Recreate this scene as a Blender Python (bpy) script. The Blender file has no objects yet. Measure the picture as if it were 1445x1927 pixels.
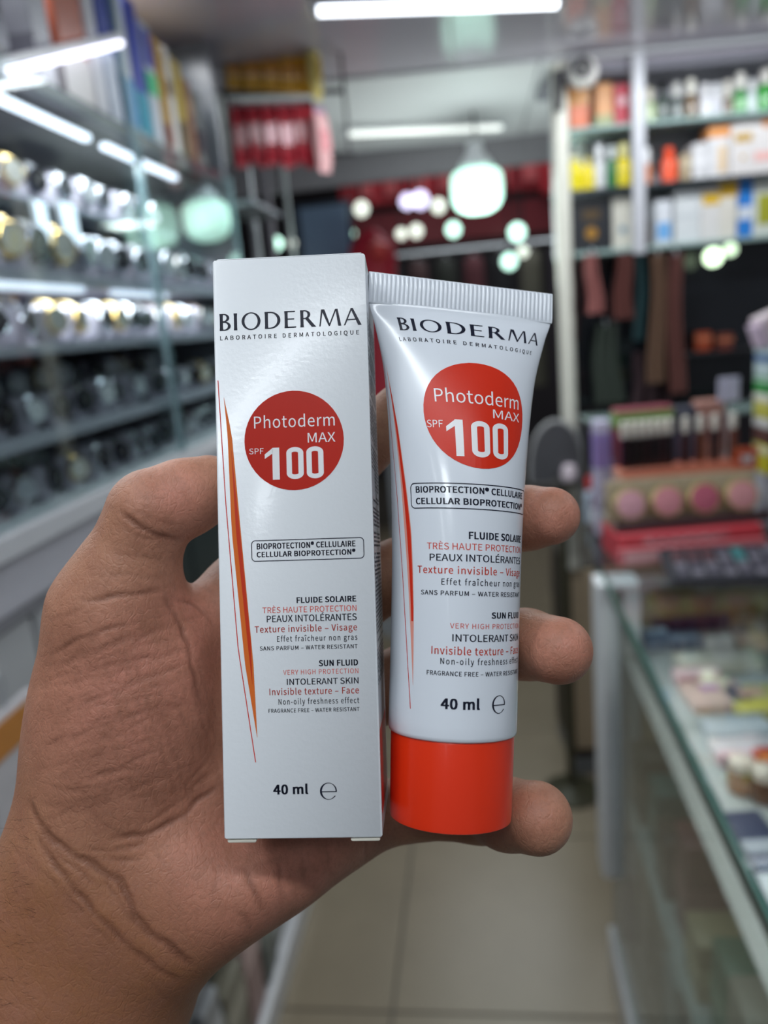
import bpy, bmesh, math, random
import numpy as np
from mathutils import Vector, Matrix

random.seed(7)
SC = bpy.context.scene
COL = SC.collection
PI = math.pi

# ------------------------------------------------------------------ camera
F, CX, CY = 1447.0, 722.5, 963.5           # focal length and centre in pixels of the 1445 x 1927 frame
EYE = np.array([0.0, 0.0, 1.5])
ROT = np.array([[0.98948368, 0.05739005, 0.13277203],
                [0.1146675, 0.24828007, -0.96187753],
                [-0.08816685, 0.96698676, 0.2390883]])      # camera axes -> world
cam_d = bpy.data.cameras.new('camera')
cam = bpy.data.objects.new('camera', cam_d)
COL.objects.link(cam)
m4 = Matrix([list(ROT[i]) + [EYE[i]] for i in range(3)] + [[0, 0, 0, 1]])
cam.matrix_world = m4
cam_d.sensor_fit = 'HORIZONTAL'
cam_d.sensor_width = 36.0
cam_d.lens = 36.0 * F / 1445.0
cam_d.clip_start = 0.01
cam_d.dof.use_dof = True
cam_d.dof.focus_distance = 0.193
cam_d.dof.aperture_fstop = 10.5
SC.camera = cam

# ------------------------------------------------------------------ world, exposure
SC.view_settings.view_transform = 'Standard'
SC.view_settings.look = 'None'
SC.view_settings.gamma = 1.0
SC.view_settings.use_curve_mapping = False
SC.view_settings.exposure = -0.1
wd = bpy.data.worlds.new('world')
SC.world = wd
wd.use_nodes = True
bgn = wd.node_tree.nodes['Background']
bgn.inputs[0].default_value = (0.80, 0.88, 1.0, 1)
bgn.inputs[1].default_value = 0.16
cy = SC.cycles
cy.use_denoising = True
cy.max_bounces = 6
cy.diffuse_bounces = 3
cy.glossy_bounces = 3
cy.transmission_bounces = 4
cy.transparent_max_bounces = 14
cy.caustics_reflective = False
cy.caustics_refractive = False
cy.sample_clamp_indirect = 2.5
cy.sample_clamp_direct = 12.0

CEIL = 2.12
def area(name, loc, sx, sy, energy, color, rot=(0, 0, 0)):
    d = bpy.data.lights.new(name, 'AREA')
    d.shape = 'RECTANGLE'
    d.size, d.size_y, d.energy, d.color = sx, sy, energy, color
    o = bpy.data.objects.new(name, d)
    o.location, o.rotation_euler = loc, rot
    COL.objects.link(o)
    return o
WHITE = (0.90, 0.96, 1.0)
# ceiling tubes over and behind the photographer, and along the shop
area('ceiling_tube_glow', (0.06, -0.22, CEIL - 0.05), 1.1, 0.05, 5.6, WHITE)
area('ceiling_lamp_glow', (0.0, -0.60, CEIL - 0.05), 0.13, 0.2, 1.5, WHITE)
area('ceiling_tube_glow', (-0.255, -1.05, CEIL - 0.05), 0.05, 1.1, 0.8, WHITE)
area('ceiling_tube_glow', (-0.34, 0.25, CEIL - 0.05), 0.05, 0.9, 2.2, WHITE)
area('ceiling_tube_glow', (-0.02, 1.72, CEIL - 0.06), 0.5, 0.05, 8.0, WHITE, (0, 0, 0.115))
def glow(name, loc, r, energy, color):
    d = bpy.data.lights.new(name, 'POINT')
    d.shadow_soft_size, d.energy, d.color = r, energy, color
    o = bpy.data.objects.new(name, d)
    o.location = loc
    COL.objects.link(o)
area('bulb_upward_glow', (0.03, 2.55, 1.55), .5, .5, 6.0, (0.88, 1.0, 0.95), (PI, 0, 0))
glow('added_fill_glow', (0.75, 0.75, 1.92), .08, 6.0, WHITE)  # added unseen fill without a fixture, brightens the ceiling and counter
area('shelf_tube_glow', (0.62, 2.06, 2.08), .8, .03, 3.9, WHITE, (math.radians(28), 0, 0.115))
area('mall_light', (0.2, 4.6, 2.9), 1.6, 1.2, 26.0, WHITE)

# ------------------------------------------------------------------ helpers
def ray(px, py):
    return ROT @ np.array([(px - CX) / F, -(py - CY) / F, -1.0])
def at(px, py, x=None, y=None, z=None):
    d = ray(px, py)
    k, v = (0, x) if x is not None else (1, y) if y is not None else (2, z)
    return EYE + d * ((v - EYE[k]) / d[k])
UO, UD = np.array([0.24, 2.3]), np.array([0.99341, 0.11458])      # plane of the shelf unit at the end of the shop
UN = np.array([-UD[1], UD[0]])
def unit(px, py, off=0.0):
    d = ray(px, py)
    t = ((UO + UN * off - EYE[:2]) @ UN) / (d[:2] @ UN)
    p = EYE + d * t
    return p, (p[:2] - UO) @ UD, t          # point, distance along the unit, camera depth

class MB:
    """collects shapes into one mesh"""
    def __init__(s):
        s.v, s.f, s.mi, s.cur = [], [], [], 0
    def add(s, vs, fs, M=None):
        b = len(s.v)
        s.v += [tuple(M @ Vector(p)) for p in vs] if M is not None else [tuple(p) for p in vs]
        s.f += [tuple(i + b for i in f) for f in fs]
        s.mi += [s.cur] * len(fs)
        return s
    def box(s, lo, hi, bev=0.0, M=None):
        (x0, y0, z0), (x1, y1, z1) = lo, hi
        if bev <= 0:
            vs = [(x, y, z) for z in (z0, z1) for x, y in ((x0, y0), (x1, y0), (x1, y1), (x0, y1))]
            return s.add(vs, [(3, 2, 1, 0), (4, 5, 6, 7), (0, 1, 5, 4), (1, 2, 6, 5), (2, 3, 7, 6), (3, 0, 4, 7)], M)
        b = min(bev, (x1 - x0) / 2.01, (y1 - y0) / 2.01, (z1 - z0) / 2.01)
        def ring(z, i):
            X0, X1, Y0, Y1 = x0 + i, x1 - i, y0 + i, y1 - i
            return [(X0 + b - i if i else X0 + b, Y0, z), (X1 - b, Y0, z), (X1, Y0 + b, z), (X1, Y1 - b, z),
                    (X1 - b, Y1, z), (X0 + b, Y1, z), (X0, Y1 - b, z), (X0, Y0 + b, z)]
        h = b * 0.45
        rs = [ring(z0, h), ring(z0 + h, 0), ring(z1 - h, 0), ring(z1, h)]
        vs = [p for r in rs for p in r]
        fs = [tuple(range(7, -1, -1)), tuple(range(24, 32))]
        for k in range(3):
            for i in range(8):
                j = (i + 1) % 8
                fs.append((k * 8 + i, k * 8 + j, k * 8 + 8 + j, k * 8 + 8 + i))
        return s.add(vs, fs, M)
    def lathe(s, prof, n=16, M=None, cap=True, sx=1.0, sy=1.0):
        vs, fs = [], []
        for r, z in prof:
            for i in range(n):
                a = 2 * PI * i / n
                vs.append((r * math.cos(a) * sx, r * math.sin(a) * sy, z))
        for k in range(len(prof) - 1):
            for i in range(n):
                j = (i + 1) % n
                fs.append((k * n + i, k * n + j, (k + 1) * n + j, (k + 1) * n + i))
        if cap:
            fs.append(tuple(range(n - 1, -1, -1)))
            k = (len(prof) - 1) * n
            fs.append(tuple(range(k, k + n)))
        return s.add(vs, fs, M)
    def tube(s, pts, r, n=8, M=None):
        P = [Vector(p) for p in pts]
        rr = r if isinstance(r, (list, tuple)) else [r] * len(P)
        vs, fs = [], []
        up = None
        for i, p in enumerate(P):
            t = (P[min(i + 1, len(P) - 1)] - P[max(i - 1, 0)]).normalized()
            if up is None:
                up = Vector((0, 0, 1)) if abs(t.z) < 0.9 else Vector((1, 0, 0))
            a = t.cross(up).normalized()
            b = a.cross(t)
            up = b
            for k in range(n):
                an = 2 * PI * k / n
                vs.append(p + (a * math.cos(an) + b * math.sin(an)) * rr[i])
        for i in range(len(P) - 1):
            for k in range(n):
                j = (k + 1) % n
                fs.append((i * n + k, i * n + j, (i + 1) * n + j, (i + 1) * n + k))
        fs.append(tuple(range(n - 1, -1, -1)))
        fs.append(tuple(range((len(P) - 1) * n, len(P) * n)))
        return s.add(vs, fs, M)
    def prism(s, poly, z0, z1, M=None):
        n = len(poly)
        vs = [(x, y, z0) for x, y in poly] + [(x, y, z1) for x, y in poly]
        fs = [tuple(range(n - 1, -1, -1)), tuple(range(n, 2 * n))]
        fs += [(i, (i + 1) % n, n + (i + 1) % n, n + i) for i in range(n)]
        return s.add(vs, fs, M)
    def mesh(s, name, mats, smooth=False):
        me = bpy.data.meshes.new(name)
        me.from_pydata(s.v, [], s.f)
        for m in (mats if isinstance(mats, (list, tuple)) else [mats]):
            me.materials.append(m)
        if s.cur:
            me.polygons.foreach_set('material_index', s.mi)
        if smooth:
            me.shade_smooth() if smooth is True else me.set_sharp_from_angle(angle=smooth)
            if smooth is not True:
                pass
        me.update()
        return me
SM = 0.7
def link(name, me, parent=None):
    o = bpy.data.objects.new(name, me)
    COL.objects.link(o)
    o.parent = parent
    return o
def tag(o, label=None, cat=None, group=None, kind=None):
    for k, v in (('label', label), ('category', cat), ('group', group), ('kind', kind)):
        if v:
            o[k] = v
    return o
def thing(name, label, cat, loc=(0, 0, 0), rz=0.0, group=None):
    o = link(name, None)
    o.location = tuple(loc)
    o.rotation_euler = (0, 0, rz)
    return tag(o, label, cat, group)
def part(name, mb, mats, parent=None, smooth=SM, label=None):
    o = link(name, mb.mesh(name, mats, smooth) if isinstance(mb, MB) else mb, parent)
    return tag(o, label)
def struct(name, mb, mats, parent=None):
    return tag(part(name, mb, mats, parent), kind='structure')
def dup(root, loc=None, rz=None, label=None, group=None):
    r = root.copy()
    COL.objects.link(r)
    if loc is not None:
        r.location = tuple(loc)
    if rz is not None:
        r.rotation_euler = (0, 0, rz)
    tag(r, label, None, group)
    for ch in list(root.children):
        c = ch.copy()
        COL.objects.link(c)
        c.parent = r
        for g in list(ch.children):
            d = g.copy()
            COL.objects.link(d)
            d.parent = c
    return r

# ------------------------------------------------------------------ materials
def lin(c):
    c = [x / 255.0 for x in c]
    return tuple(x / 12.92 if x <= 0.04045 else ((x + 0.055) / 1.055) ** 2.4 for x in c) + (1.0,)
MATS = {}
def mat(rgb, rough=0.5, metal=0.0, emit=0.0, var=0.06, scale=40.0, coat=0.0, key=None):
    k = key or (tuple(rgb), rough, metal, emit, var, scale, coat)
    if k in MATS:
        return MATS[k]
    m = bpy.data.materials.new('surface')
    m.use_nodes = True
    nt = m.node_tree
    b = nt.nodes['Principled BSDF']
    b.inputs['Roughness'].default_value = rough
    b.inputs['Metallic'].default_value = metal
    b.inputs['Coat Weight'].default_value = coat
    b.inputs['Coat Roughness'].default_value = 0.1
    c = lin(rgb)
    if var > 0:
        tc = nt.nodes.new('ShaderNodeTexCoord')
        nz = nt.nodes.new('ShaderNodeTexNoise')
        nz.inputs['Scale'].default_value = scale
        nz.inputs['Detail'].default_value = 3
        nt.links.new(tc.outputs['Object'], nz.inputs['Vector'])
        mx = nt.nodes.new('ShaderNodeMix')
        mx.data_type = 'RGBA'
        mx.inputs[6].default_value = tuple(x * (1 - var * 2) for x in c[:3]) + (1,)
        mx.inputs[7].default_value = tuple(min(1, x * (1 + var * 2)) for x in c[:3]) + (1,)
        nt.links.new(nz.outputs['Fac'], mx.inputs[0])
        nt.links.new(mx.outputs[2], b.inputs['Base Color'])
    else:
        b.inputs['Base Color'].default_value = c
    if emit > 0:
        b.inputs['Emission Color'].default_value = c
        b.inputs['Emission Strength'].default_value = emit
    MATS[k] = m
    return m
def glass_mat(tint, refl=1.0, ior=1.42):
    m = bpy.data.materials.new('pane_glass')
    m.use_nodes = True
    nt = m.node_tree
    nt.nodes.remove(nt.nodes['Principled BSDF'])
    out = nt.nodes['Material Output']
    tr = nt.nodes.new('ShaderNodeBsdfTransparent')
    tr.inputs[0].default_value = lin(tint)
    gl = nt.nodes.new('ShaderNodeBsdfGlossy')
    gl.inputs['Roughness'].default_value = 0.03
    fr = nt.nodes.new('ShaderNodeFresnel')
    ge = nt.nodes.new('ShaderNodeNewGeometry')          # the same reflectance from both faces of the pane
    mr = nt.nodes.new('ShaderNodeMapRange')
    mr.inputs[3].default_value, mr.inputs[4].default_value = ior, 1.0 / ior
    nt.links.new(ge.outputs['Backfacing'], mr.inputs[0])
    nt.links.new(mr.outputs[0], fr.inputs[0])
    mx = nt.nodes.new('ShaderNodeMixShader')
    nt.links.new(fr.outputs[0], mx.inputs[0])
    nt.links.new(tr.outputs[0], mx.inputs[1])
    nt.links.new(gl.outputs[0], mx.inputs[2])
    nt.links.new(mx.outputs[0], out.inputs[0])
    return m
GLASS = glass_mat((244, 250, 250))
GREENEDGE = mat((70, 120, 110), 0.15, var=0.03)
ALU = mat((196, 200, 204), 0.35, 0.6, var=0.03)
WHITE_P = mat((214, 216, 220), 0.35, var=0.02)
GREY_P = mat((150, 150, 156), 0.4, var=0.03)
DARK = mat((38, 36, 40), 0.5)
BLACK = mat((16, 16, 18), 0.35)
def emis(rgb, s):
    return mat(rgb, 0.4, 0, s, 0.0)

# ------------------------------------------------------------------ floor, ceiling, walls
LX, RX, YB = -0.53, 0.225, 2.3             # front of the left case, front of the right counter, end of the shop
b = MB().box((-1.2, -1.2, -0.06), (1.9, 8.2, -0.004))
floor = struct('floor', b, mat((96, 90, 82), 0.7))
TILE = mat((140, 128, 109), 0.3, var=0.05, scale=9)
tile_me = MB().box((-.297, -.297, -.004), (.297, .297, .004), 0.003).mesh('floor_tile', TILE, False)
for ix in range(-1, 3):
    for iy in range(-1, 8):
        o = link('floor_tile', tile_me, floor)
        o.location = (-.275 + .6 * ix + .3 - .6 * 0, 1.385 + .6 * iy - .3, -.004)
GLOSSC = mat((168, 162, 172), 0.14, var=0.02, scale=3)
MATTC = mat((184, 184, 188), 0.5, var=0.03, scale=3)
ceil_ = struct('ceiling', MB().box((-1.3, -1.2, CEIL + .012), (1.9, 3.3, CEIL + .06)), MATTC)
def ceil_panel(x0, x1, y0, y1, m, dz):
    sh = 0.1148
    vs = [(x, y + sh * x, z) for z in (CEIL - dz, CEIL + .012) for x, y in ((x0, y0), (x1, y0), (x1, y1), (x0, y1))]
    part('ceiling_panel', MB().add(vs, [(3, 2, 1, 0), (4, 5, 6, 7), (0, 1, 5, 4), (1, 2, 6, 5), (2, 3, 7, 6), (3, 0, 4, 7)]), m, ceil_)
for i, (a, c) in enumerate(((-1.0, .15), (.155, 1.2), (1.205, 2.2))):
    ceil_panel(-1.2, -.02, a, c, GLOSSC, 0)
    ceil_panel(-.015, 1.7, a, c, GLOSSC, 0)
ceil_panel(-1.2, .2, 2.23, 3.1, MATTC, .004)
ceil_panel(.205, 1.7, 2.23, 3.1, MATTC, .004)
struct('wall_left', MB().box((-.92, -1.2, 0), (-.86, 2.25, CEIL)), mat((92, 90, 100), 0.5))
struct('wall_right', MB().box((1.5, -1.2, 0), (1.56, 2.6, CEIL)), mat((170, 170, 176), 0.5))
struct('wall_back', MB().box((-2.6, 7.6, 0), (3.2, 7.7, 3.3)), mat((60, 54, 58), 0.6, var=.2, scale=3))
struct('trim_1', MB().box((-1.25, 3.1, CEIL - .10), (1.8, 3.16, CEIL + .06)), mat((120, 116, 122), 0.5))
struct('ceiling_mall', MB().box((-2.6, 3.3, 3.1), (3.2, 7.7, 3.15)), mat((70, 66, 72), 0.6))['kind'] = 'structure'

# ------------------------------------------------------------------ lamps
LED = emis((236, 244, 255), 9.0)
def tube_lamp(px0, px1, z, label, name='tube_light', em=LED, rr=.0085):
    A, B = (np.array(at(*p, z=z)) for p in (px0, px1)) if z is not None else (px0, px1)
    A, B = np.array(A), np.array(B)
    L = float(np.linalg.norm(B - A))
    t = thing(name, label, 'lamp', (A + B) / 2)
    d = (B - A) / L
    t.rotation_euler = Vector(d).to_track_quat('X', 'Z').to_euler()
    part('housing', MB().box((-L / 2 - .01, -rr * 1.3, .002), (L / 2 + .01, rr * 1.3, .012), .003), WHITE_P, t)
    part('diffuser', MB().tube([(-L / 2, 0, -.004), (-L / 2 + .004, 0, -.004), (L / 2 - .004, 0, -.004), (L / 2, 0, -.004)], [rr * .6, rr, rr, rr * .6], 12), em, t)
    for s in (-1, 1):
        part('end_cap', MB().box((s * L / 2 - .006, -rr * 1.2, -.004 - rr * 1.1), (s * L / 2 + .006, rr * 1.2, .003), .003), WHITE_P, t)
    return t
tube_lamp((592, 17), (1052, 2), CEIL - .02, 'white ceiling tube at the very top of the picture, over the aisle', em=emis((240, 246, 255), 5))
tube_lamp((650, 250), (945, 237), CEIL - .025, 'second, dimmer ceiling tube farther along the grey ceiling', em=emis((232, 236, 232), 1.3))
BULBM = emis((206, 255, 236), 1.7)
def bulb(p, r, label, cord=0.0, em=BULBM, group=None):
    t = thing('led_bulb', label, 'lamp', p, 0, group)
    part('diffuser', MB().lathe([(.02 * r, -1.0 * r), (.45 * r, -.97 * r), (.80 * r, -.80 * r), (.97 * r, -.5 * r), (1.0 * r, -.1 * r), (.98 * r, .35 * r), (.86 * r, .52 * r), (.5 * r, .6 * r)], 24), em, t)
    part('heat_sink', MB().lathe([(.62 * r, .58 * r), (.70 * r, .7 * r), (.5 * r, 1.0 * r), (.32 * r, 1.2 * r), (.3 * r, 1.55 * r)], 20), WHITE_P, t)
    if cord:
        part('cord', MB().tube([(0, 0, 1.5 * r), (.004, 0, 1.5 * r + cord * .5), (0, 0, 1.5 * r + cord)], .004, 6), DARK, t)
    return t
p = at(897, 350, y=2.68)
bulb(p, .083, 'large glowing bulb hanging below the end of the ceiling, right of centre', CEIL - p[2] - .125)
p = at(388, 408, x=-.575)
bulb(p, .0515, 'pale green bulb standing in for a reflection in the left case glass', .03, emis((204, 246, 228), .95))  # reflected bulb built as a glowing object behind the pane
area('bulb_glow', tuple(at(897, 350, y=2.5)), .12, .12, 3.0, (0.85, 1.0, 0.95), (0, 0, 0))
far_em = [emis((206, 255, 236), 2.6), emis((236, 244, 230), 1.6), emis((222, 218, 255), 2.2)]
for px, py, y, r, c, lb in [(712, 320, 4.35, .045, 1, 'pale round lamp at the left end of the red sign'), (680, 393, 4.8, .045, 1, 'round lamp below the left end of the red sign'),
        (825, 388, 5.2, .045, 1, 'round lamp just left of the large hanging bulb'), (766, 379, 4.0, .042, 2, 'left of the two touching lilac lamps under the red sign'),
        (791, 376, 4.12, .05, 2, 'right of the two touching lilac lamps under the red sign'), (658, 440, 5.0, .035, 0, 'round lamp just left of the red dress'),
        (755, 440, 5.5, .035, 1, 'left of two dim lamps above the white tube'), (783, 435, 5.3, .042, 1, 'right of two dim lamps above the white tube'),
        (853, 432, 5.0, .045, 0, 'round lamp right below the large hanging bulb'), (973, 437, 5.6, .055, 0, 'large greenish lamp left of the tall white post'),
        (958, 492, 5.4, .05, 0, 'lowest greenish lamp left of the tall white post'), (984, 474, 5.75, .035, 1, 'small lamp between two greenish ones by the tall post'),
        (520, 458, 3.6, .035, 0, 'bright lamp just above the left half of the carton'), (549, 458, 4.2, .025, 1, 'dim lamp just above the middle of the carton')]:
    y, r = 3.5 + (y - 3.6) * .42, r * .82
    q = at(px, py, y=y)
    t = thing('mall_lamp', lb, 'lamp', q, 0, 'far lamps in the mall')
    part('globe', MB().lathe([(.1 * r, -r), (.7 * r, -.7 * r), (r, 0), (.7 * r, .7 * r), (.1 * r, r)], 12), far_em[c], t)
    part('cord', MB().tube([(0, 0, r * .9), (0, 0, 3.1 - q[2])], .006, 6), DARK, t)

# ------------------------------------------------------------------ left glass case
case = thing('display_case', 'tall glass fronted display case of wristwatches along the left side', 'display case', (LX, 1.2, 0))
def cbox(name, x0, x1, y0, y1, z0, z1, m, bev=.002, label=None):
    return part(name, MB().box((x0 - LX, y0 - 1.2, z0), (x1 - LX, y1 - 1.2, z1), bev), m, case, SM, label)
CY0, CY1 = .30, 1.78
SHELF = mat((176, 176, 186), 0.3, var=.02)
DKBACK = mat((104, 102, 118), 0.35, var=.12, scale=6)
cbox('back_panel', -.85, -.835, CY0, CY1, .1, CEIL - .01, DKBACK)
cbox('end_panel', -.835, LX - .002, CY1, CY1 + .015, .1, CEIL - .01, mat((110, 116, 122), .3))
SZ = {'top': 1.845, 'second': 1.600, 'third': 1.512, 'fourth': 1.402, 'ledge': 1.310}
cbox('shelf', -.835, LX - .012, CY0, CY1, SZ['top'] - .018, SZ['top'], mat((70, 68, 74), .4))
cbox('shelf', -.835, LX - .012, CY0, CY1, SZ['second'] - .016, SZ['second'], SHELF)
cbox('shelf', -.835, LX - .012, CY0, CY1, SZ['third'] - .014, SZ['third'], SHELF)
cbox('shelf', -.835, LX - .012, CY0, CY1, SZ['fourth'] - .014, SZ['fourth'], SHELF)
cbox('ledge', -.835, LX + .012, CY0, CY1, SZ['ledge'] - .026, SZ['ledge'], WHITE_P)
cbox('rail', -.60, LX + .004, CY0, CY1, SZ['ledge'] - .085, SZ['ledge'] - .028, mat((196, 196, 204), .35, var=.02))
cbox('rail', -.60, LX, CY0, CY1, SZ['ledge'] - .10, SZ['ledge'] - .087, GREY_P)
cbox('riser', -.80, -.66, CY0, CY1 - .02, SZ['second'], SZ['second'] + .045, mat((190, 188, 200), .4))
for z in (1.402, 1.512):
    cbox('riser', -.80, -.66, CY0, CY1 - .02, z, z + .03, mat((120, 118, 128), .4))
cbox('shelf', -.835, LX - .06, CY0, 1.58, 1.700, 1.706, mat((150, 156, 170), .2))
cbox('fascia', LX - .05, LX - .042, CY0, CY1, 1.808, 1.832, mat((70, 66, 72), .4))
for y0, y1, x, z in ((.30, 1.164, LX - .009, 1.792), (1.214, 1.504, LX - .009, 1.792), (.30, 1.067, LX - .009, 1.576), (1.158, 1.371, LX - .009, 1.574)):
    f = part('led_strip', MB().box((x - .012 - LX, y0 - 1.2, z), (x - LX, y1 - 1.2, z + .009), .003), emis((232, 238, 255), 3.0 if z > 1.7 else 1.3), case)
area('case_top_fill', (LX - .06, 1.15, CEIL - .03), .04, 1.1, 3.0, (0.95, 0.97, 1.0))  # added fill with no fixture, lifts the top shelf boxes
for y0 in (.5, 1.2):
    area('case_strip_glow', (LX - .05, y0 + .1, 1.80), .04, .6, 3.2, (0.92, 0.95, 1.0))
    area('case_strip_glow', (LX - .05, y0 + .1, 1.568), .04, .6, 1.4, (0.92, 0.95, 1.0))
for y0, y1, dx in ((.30, 1.31, 0), (1.275, CY1, .008)):
    f = part('glass_door', MB().box((dx - .003, y0 - 1.2, SZ['ledge'] + .002), (dx + .002, y1 - 1.2, 1.838)), GLASS, case)
    for yy in (y0, y1):
        part('polished_edge', MB().box((dx - .0035, yy - 1.2 - .003, SZ['ledge'] + .002), (dx + .0028, yy - 1.2 + .003, 1.838)), mat((150, 176, 182), .12, var=.02), f)
f = part('glass_divider', MB().box((-.22, 1.3255 - 1.2, SZ['top']), (-.012, 1.3300 - 1.2, CEIL - .02)), GLASS, case)
part('polished_edge', MB().box((-.016, 1.3245 - 1.2, SZ['top']), (-.0115, 1.3312 - 1.2, CEIL - .02)), mat((150, 176, 182), .12, var=.02), f)
# lower cupboard under the ledge
WDOOR = mat((186, 188, 190), .4, var=.03)
for k in range(6):
    y0 = .30 + k * .247
    WD = WDOOR if k < 3 else mat((44, 54, 54), .3)
    d = cbox('cupboard_door', -.57, LX - .006, y0 + .004, y0 + .243, .42, SZ['ledge'] - .105, WD, .004)
    part('door_handle', MB().box((-.006, y0 + .20 - 1.2, .95), (.012, y0 + .212 - 1.2, 1.07), .003), ALU, d)
cbox('plinth', -.84, LX - .03, CY0, CY1, 0.02, .08, mat((120, 118, 116), .5))
cbox('baseboard', LX - .028, LX + .0, CY0, CY1 + .01, .0, .07, mat((206, 206, 210), .35))
cbox('shelf', -.84, LX - .01, CY0, CY1, .40, .415, GREY_P)
cbox('lower_back', -.62, -.60, CY0, CY1, .08, .40, mat((52, 58, 54), .5, var=.2, scale=20))

# watches
def watch_kind(strap, bezel, dial, metal):
    t = thing('wristwatch', 'watch', 'watch', (0, 0, -5))
    sm_, bm_ = mat(strap, .28 if metal else .5, 1.0 if metal else 0, var=.08, scale=200), mat(bezel, .2, 1.0, var=.03)
    vs, fs, n = [], [], 20                                  # strap: a C shaped ring round the cushion
    for i in range(n):
        a = -2.1 + 4.2 * i / (n - 1)
        for dy, dr in ((-.0085, 0), (.0085, 0), (.0085, .0022), (-.0085, .0022)):
            q = dy * (.72 + .28 * math.cos(a))
            vs.append((math.cos(a) * (.0255 + dr) * 1.0, q, math.sin(a) * (.030 + dr) + .034))
    for i in range(n - 1):
        for k in range(4):
            fs.append((i * 4 + k, i * 4 + (k + 1) % 4, i * 4 + 4 + (k + 1) % 4, i * 4 + 4 + k))
    part('strap', MB().add(vs, fs), sm_, t)
    M = Matrix.Translation((.0265, 0, .034)) @ Matrix.Rotation(PI / 2, 4, 'Y')
    c = part('watch_case', MB().lathe([(.018, -.002), (.0205, 0), (.0205, .005), (.0185, .0075), (.0172, .0072), (.0168, .006)], 24, M), bm_, t)
    part('crown', MB().lathe([(.0022, .0), (.0022, .004)], 8, M @ Matrix.Translation((0, .0195, .003)) @ Matrix.Rotation(-PI / 2, 4, 'X')), bm_, c)
    d = part('dial', MB().lathe([(.0168, .0062), (.0168, .0066)], 24, M), mat(dial, .25, var=.05, coat=.6), t)
    hb = MB()
    for an, ln in ((.5, .009), (2.3, .013)):
        hb.box((-.0006, -.0006, .0068), (ln, .0006, .0073), 0, M @ Matrix.Rotation(an, 4, 'Z'))
    part('hands', hb, mat((220, 220, 214), .3, .6, var=0), d)
    part('cushion', MB().lathe([(.014, 0), (.021, .006), (.0235, .03), (.021, .052), (.013, .058)], 14, None, True, 1.0, .9), mat((196, 190, 202), .7), t)
    return t
KINDS = [('silver', 'dark', watch_kind((200, 202, 210), (214, 216, 222), (26, 28, 40), True)),
         ('gold', 'white', watch_kind((206, 176, 112), (214, 180, 110), (222, 218, 208), True)),
         ('black', 'black', watch_kind((28, 28, 34), (70, 72, 80), (20, 20, 24), False)),
         ('brown strapped', 'silver', watch_kind((78, 46, 38), (206, 200, 196), (176, 178, 186), False)),
         ('silver', 'white', watch_kind((188, 192, 202), (206, 208, 216), (226, 228, 232), True))]
used = set()
wr = random.Random(21)
rows = [('upper', 1.706, -.615, 1, 'glass shelf front row'), ('upper', 1.706, -.70, 0, 'glass shelf back row'), ('second', 1.600, -.585, 0, 'upper shelf front row'), ('second', 1.645, -.70, 1, 'upper shelf back row'),
        ('third', 1.512, -.585, 2, 'eye level shelf front row'), ('third', 1.542, -.70, 3, 'eye level shelf back row'),
        ('fourth', 1.402, -.585, 4, 'lower shelf front row'), ('fourth', 1.432, -.70, 5, 'lower shelf back row'),
        ('ledge', 1.310, -.585, 6, 'white ledge front row'), ('ledge', 1.310, -.66, 7, 'white ledge back row')]
ORD = ['', 'first', 'second', 'third', 'fourth', 'fifth', 'sixth', 'seventh', 'eighth', 'ninth', 'tenth', 'eleventh', 'twelfth', 'thirteenth', 'fourteenth', 'fifteenth', 'sixteenth', 'seventeenth', 'eighteenth', 'nineteenth', 'twentieth', 'last but one', 'last']
for nm, z, x, rr_, where in rows:
    cnt = 0
    y = .56 + (rr_ % 2) * .03
    while y < (1.54 if nm == 'upper' else 1.74):
        k = wr.choice([0, 0, 4, 2, 3, 1, 0, 4] if rr_ < 4 else [0, 2, 4, 3, 0, 1, 2])
        metal, dial, proto = KINDS[k]
        cnt += 1
        lb = '%s watch with %s dial, %s from the near end, %s' % (metal, dial, ORD[cnt], where)
        gp = 'wristwatches %s' % where
        o = proto if k not in used else None
        loc, rz = (x + wr.uniform(-.006, .006), y, z), wr.uniform(-.5, .1)
        if o is None:
            o = dup(proto, loc, rz, lb, gp)
        else:
            used.add(k)
            o.location, o.rotation_euler = loc, (0, 0, rz)
            tag(o, lb, None, gp)
        s = wr.uniform(.95, 1.12) if nm == 'second' else wr.uniform(.84, .98)
        if nm in ('third', 'upper'):
            s = min(s, .86)
        if nm == 'ledge' or nm == 'fourth':
            s *= .95
        o.scale = (s, s, s)
        y += wr.uniform(.054, .072)
# reflections of an LED panel in the pane, built as two glowing squares
for k, (px, py, w) in enumerate(((80, 420, .028), (131, 421, .048))):
    q = at(px, py, x=-.56)
    t = thing('square_reflection', ('narrow' if k == 0 else 'wide') + ' square LED panel reflection, built as a glowing panel in the left case', 'lamp', q, .12)
    part('frame', MB().box((-.006, -w / 2 - .003, -.028), (0, w / 2 + .003, .028), .002), WHITE_P, t)
    part('diffuser', MB().box((-.001, -w / 2, -.025), (.004, w / 2, .025), .002), emis((226, 240, 255), 1.8), t)
    part('stand', MB().box((-.02, -.012, q[2] * 0 - .06), (-.006, .012, -.02), .003), WHITE_P, t)
tube_lamp(at(0, 131, x=-.536), at(228, 76, x=-.536), None, 'slanting ceiling tube reflection built as an LED tube, top left of the case', em=emis((236, 236, 255), 3.0), rr=.0045)  # tube reflected in the glass, built here as a glowing tube

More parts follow.
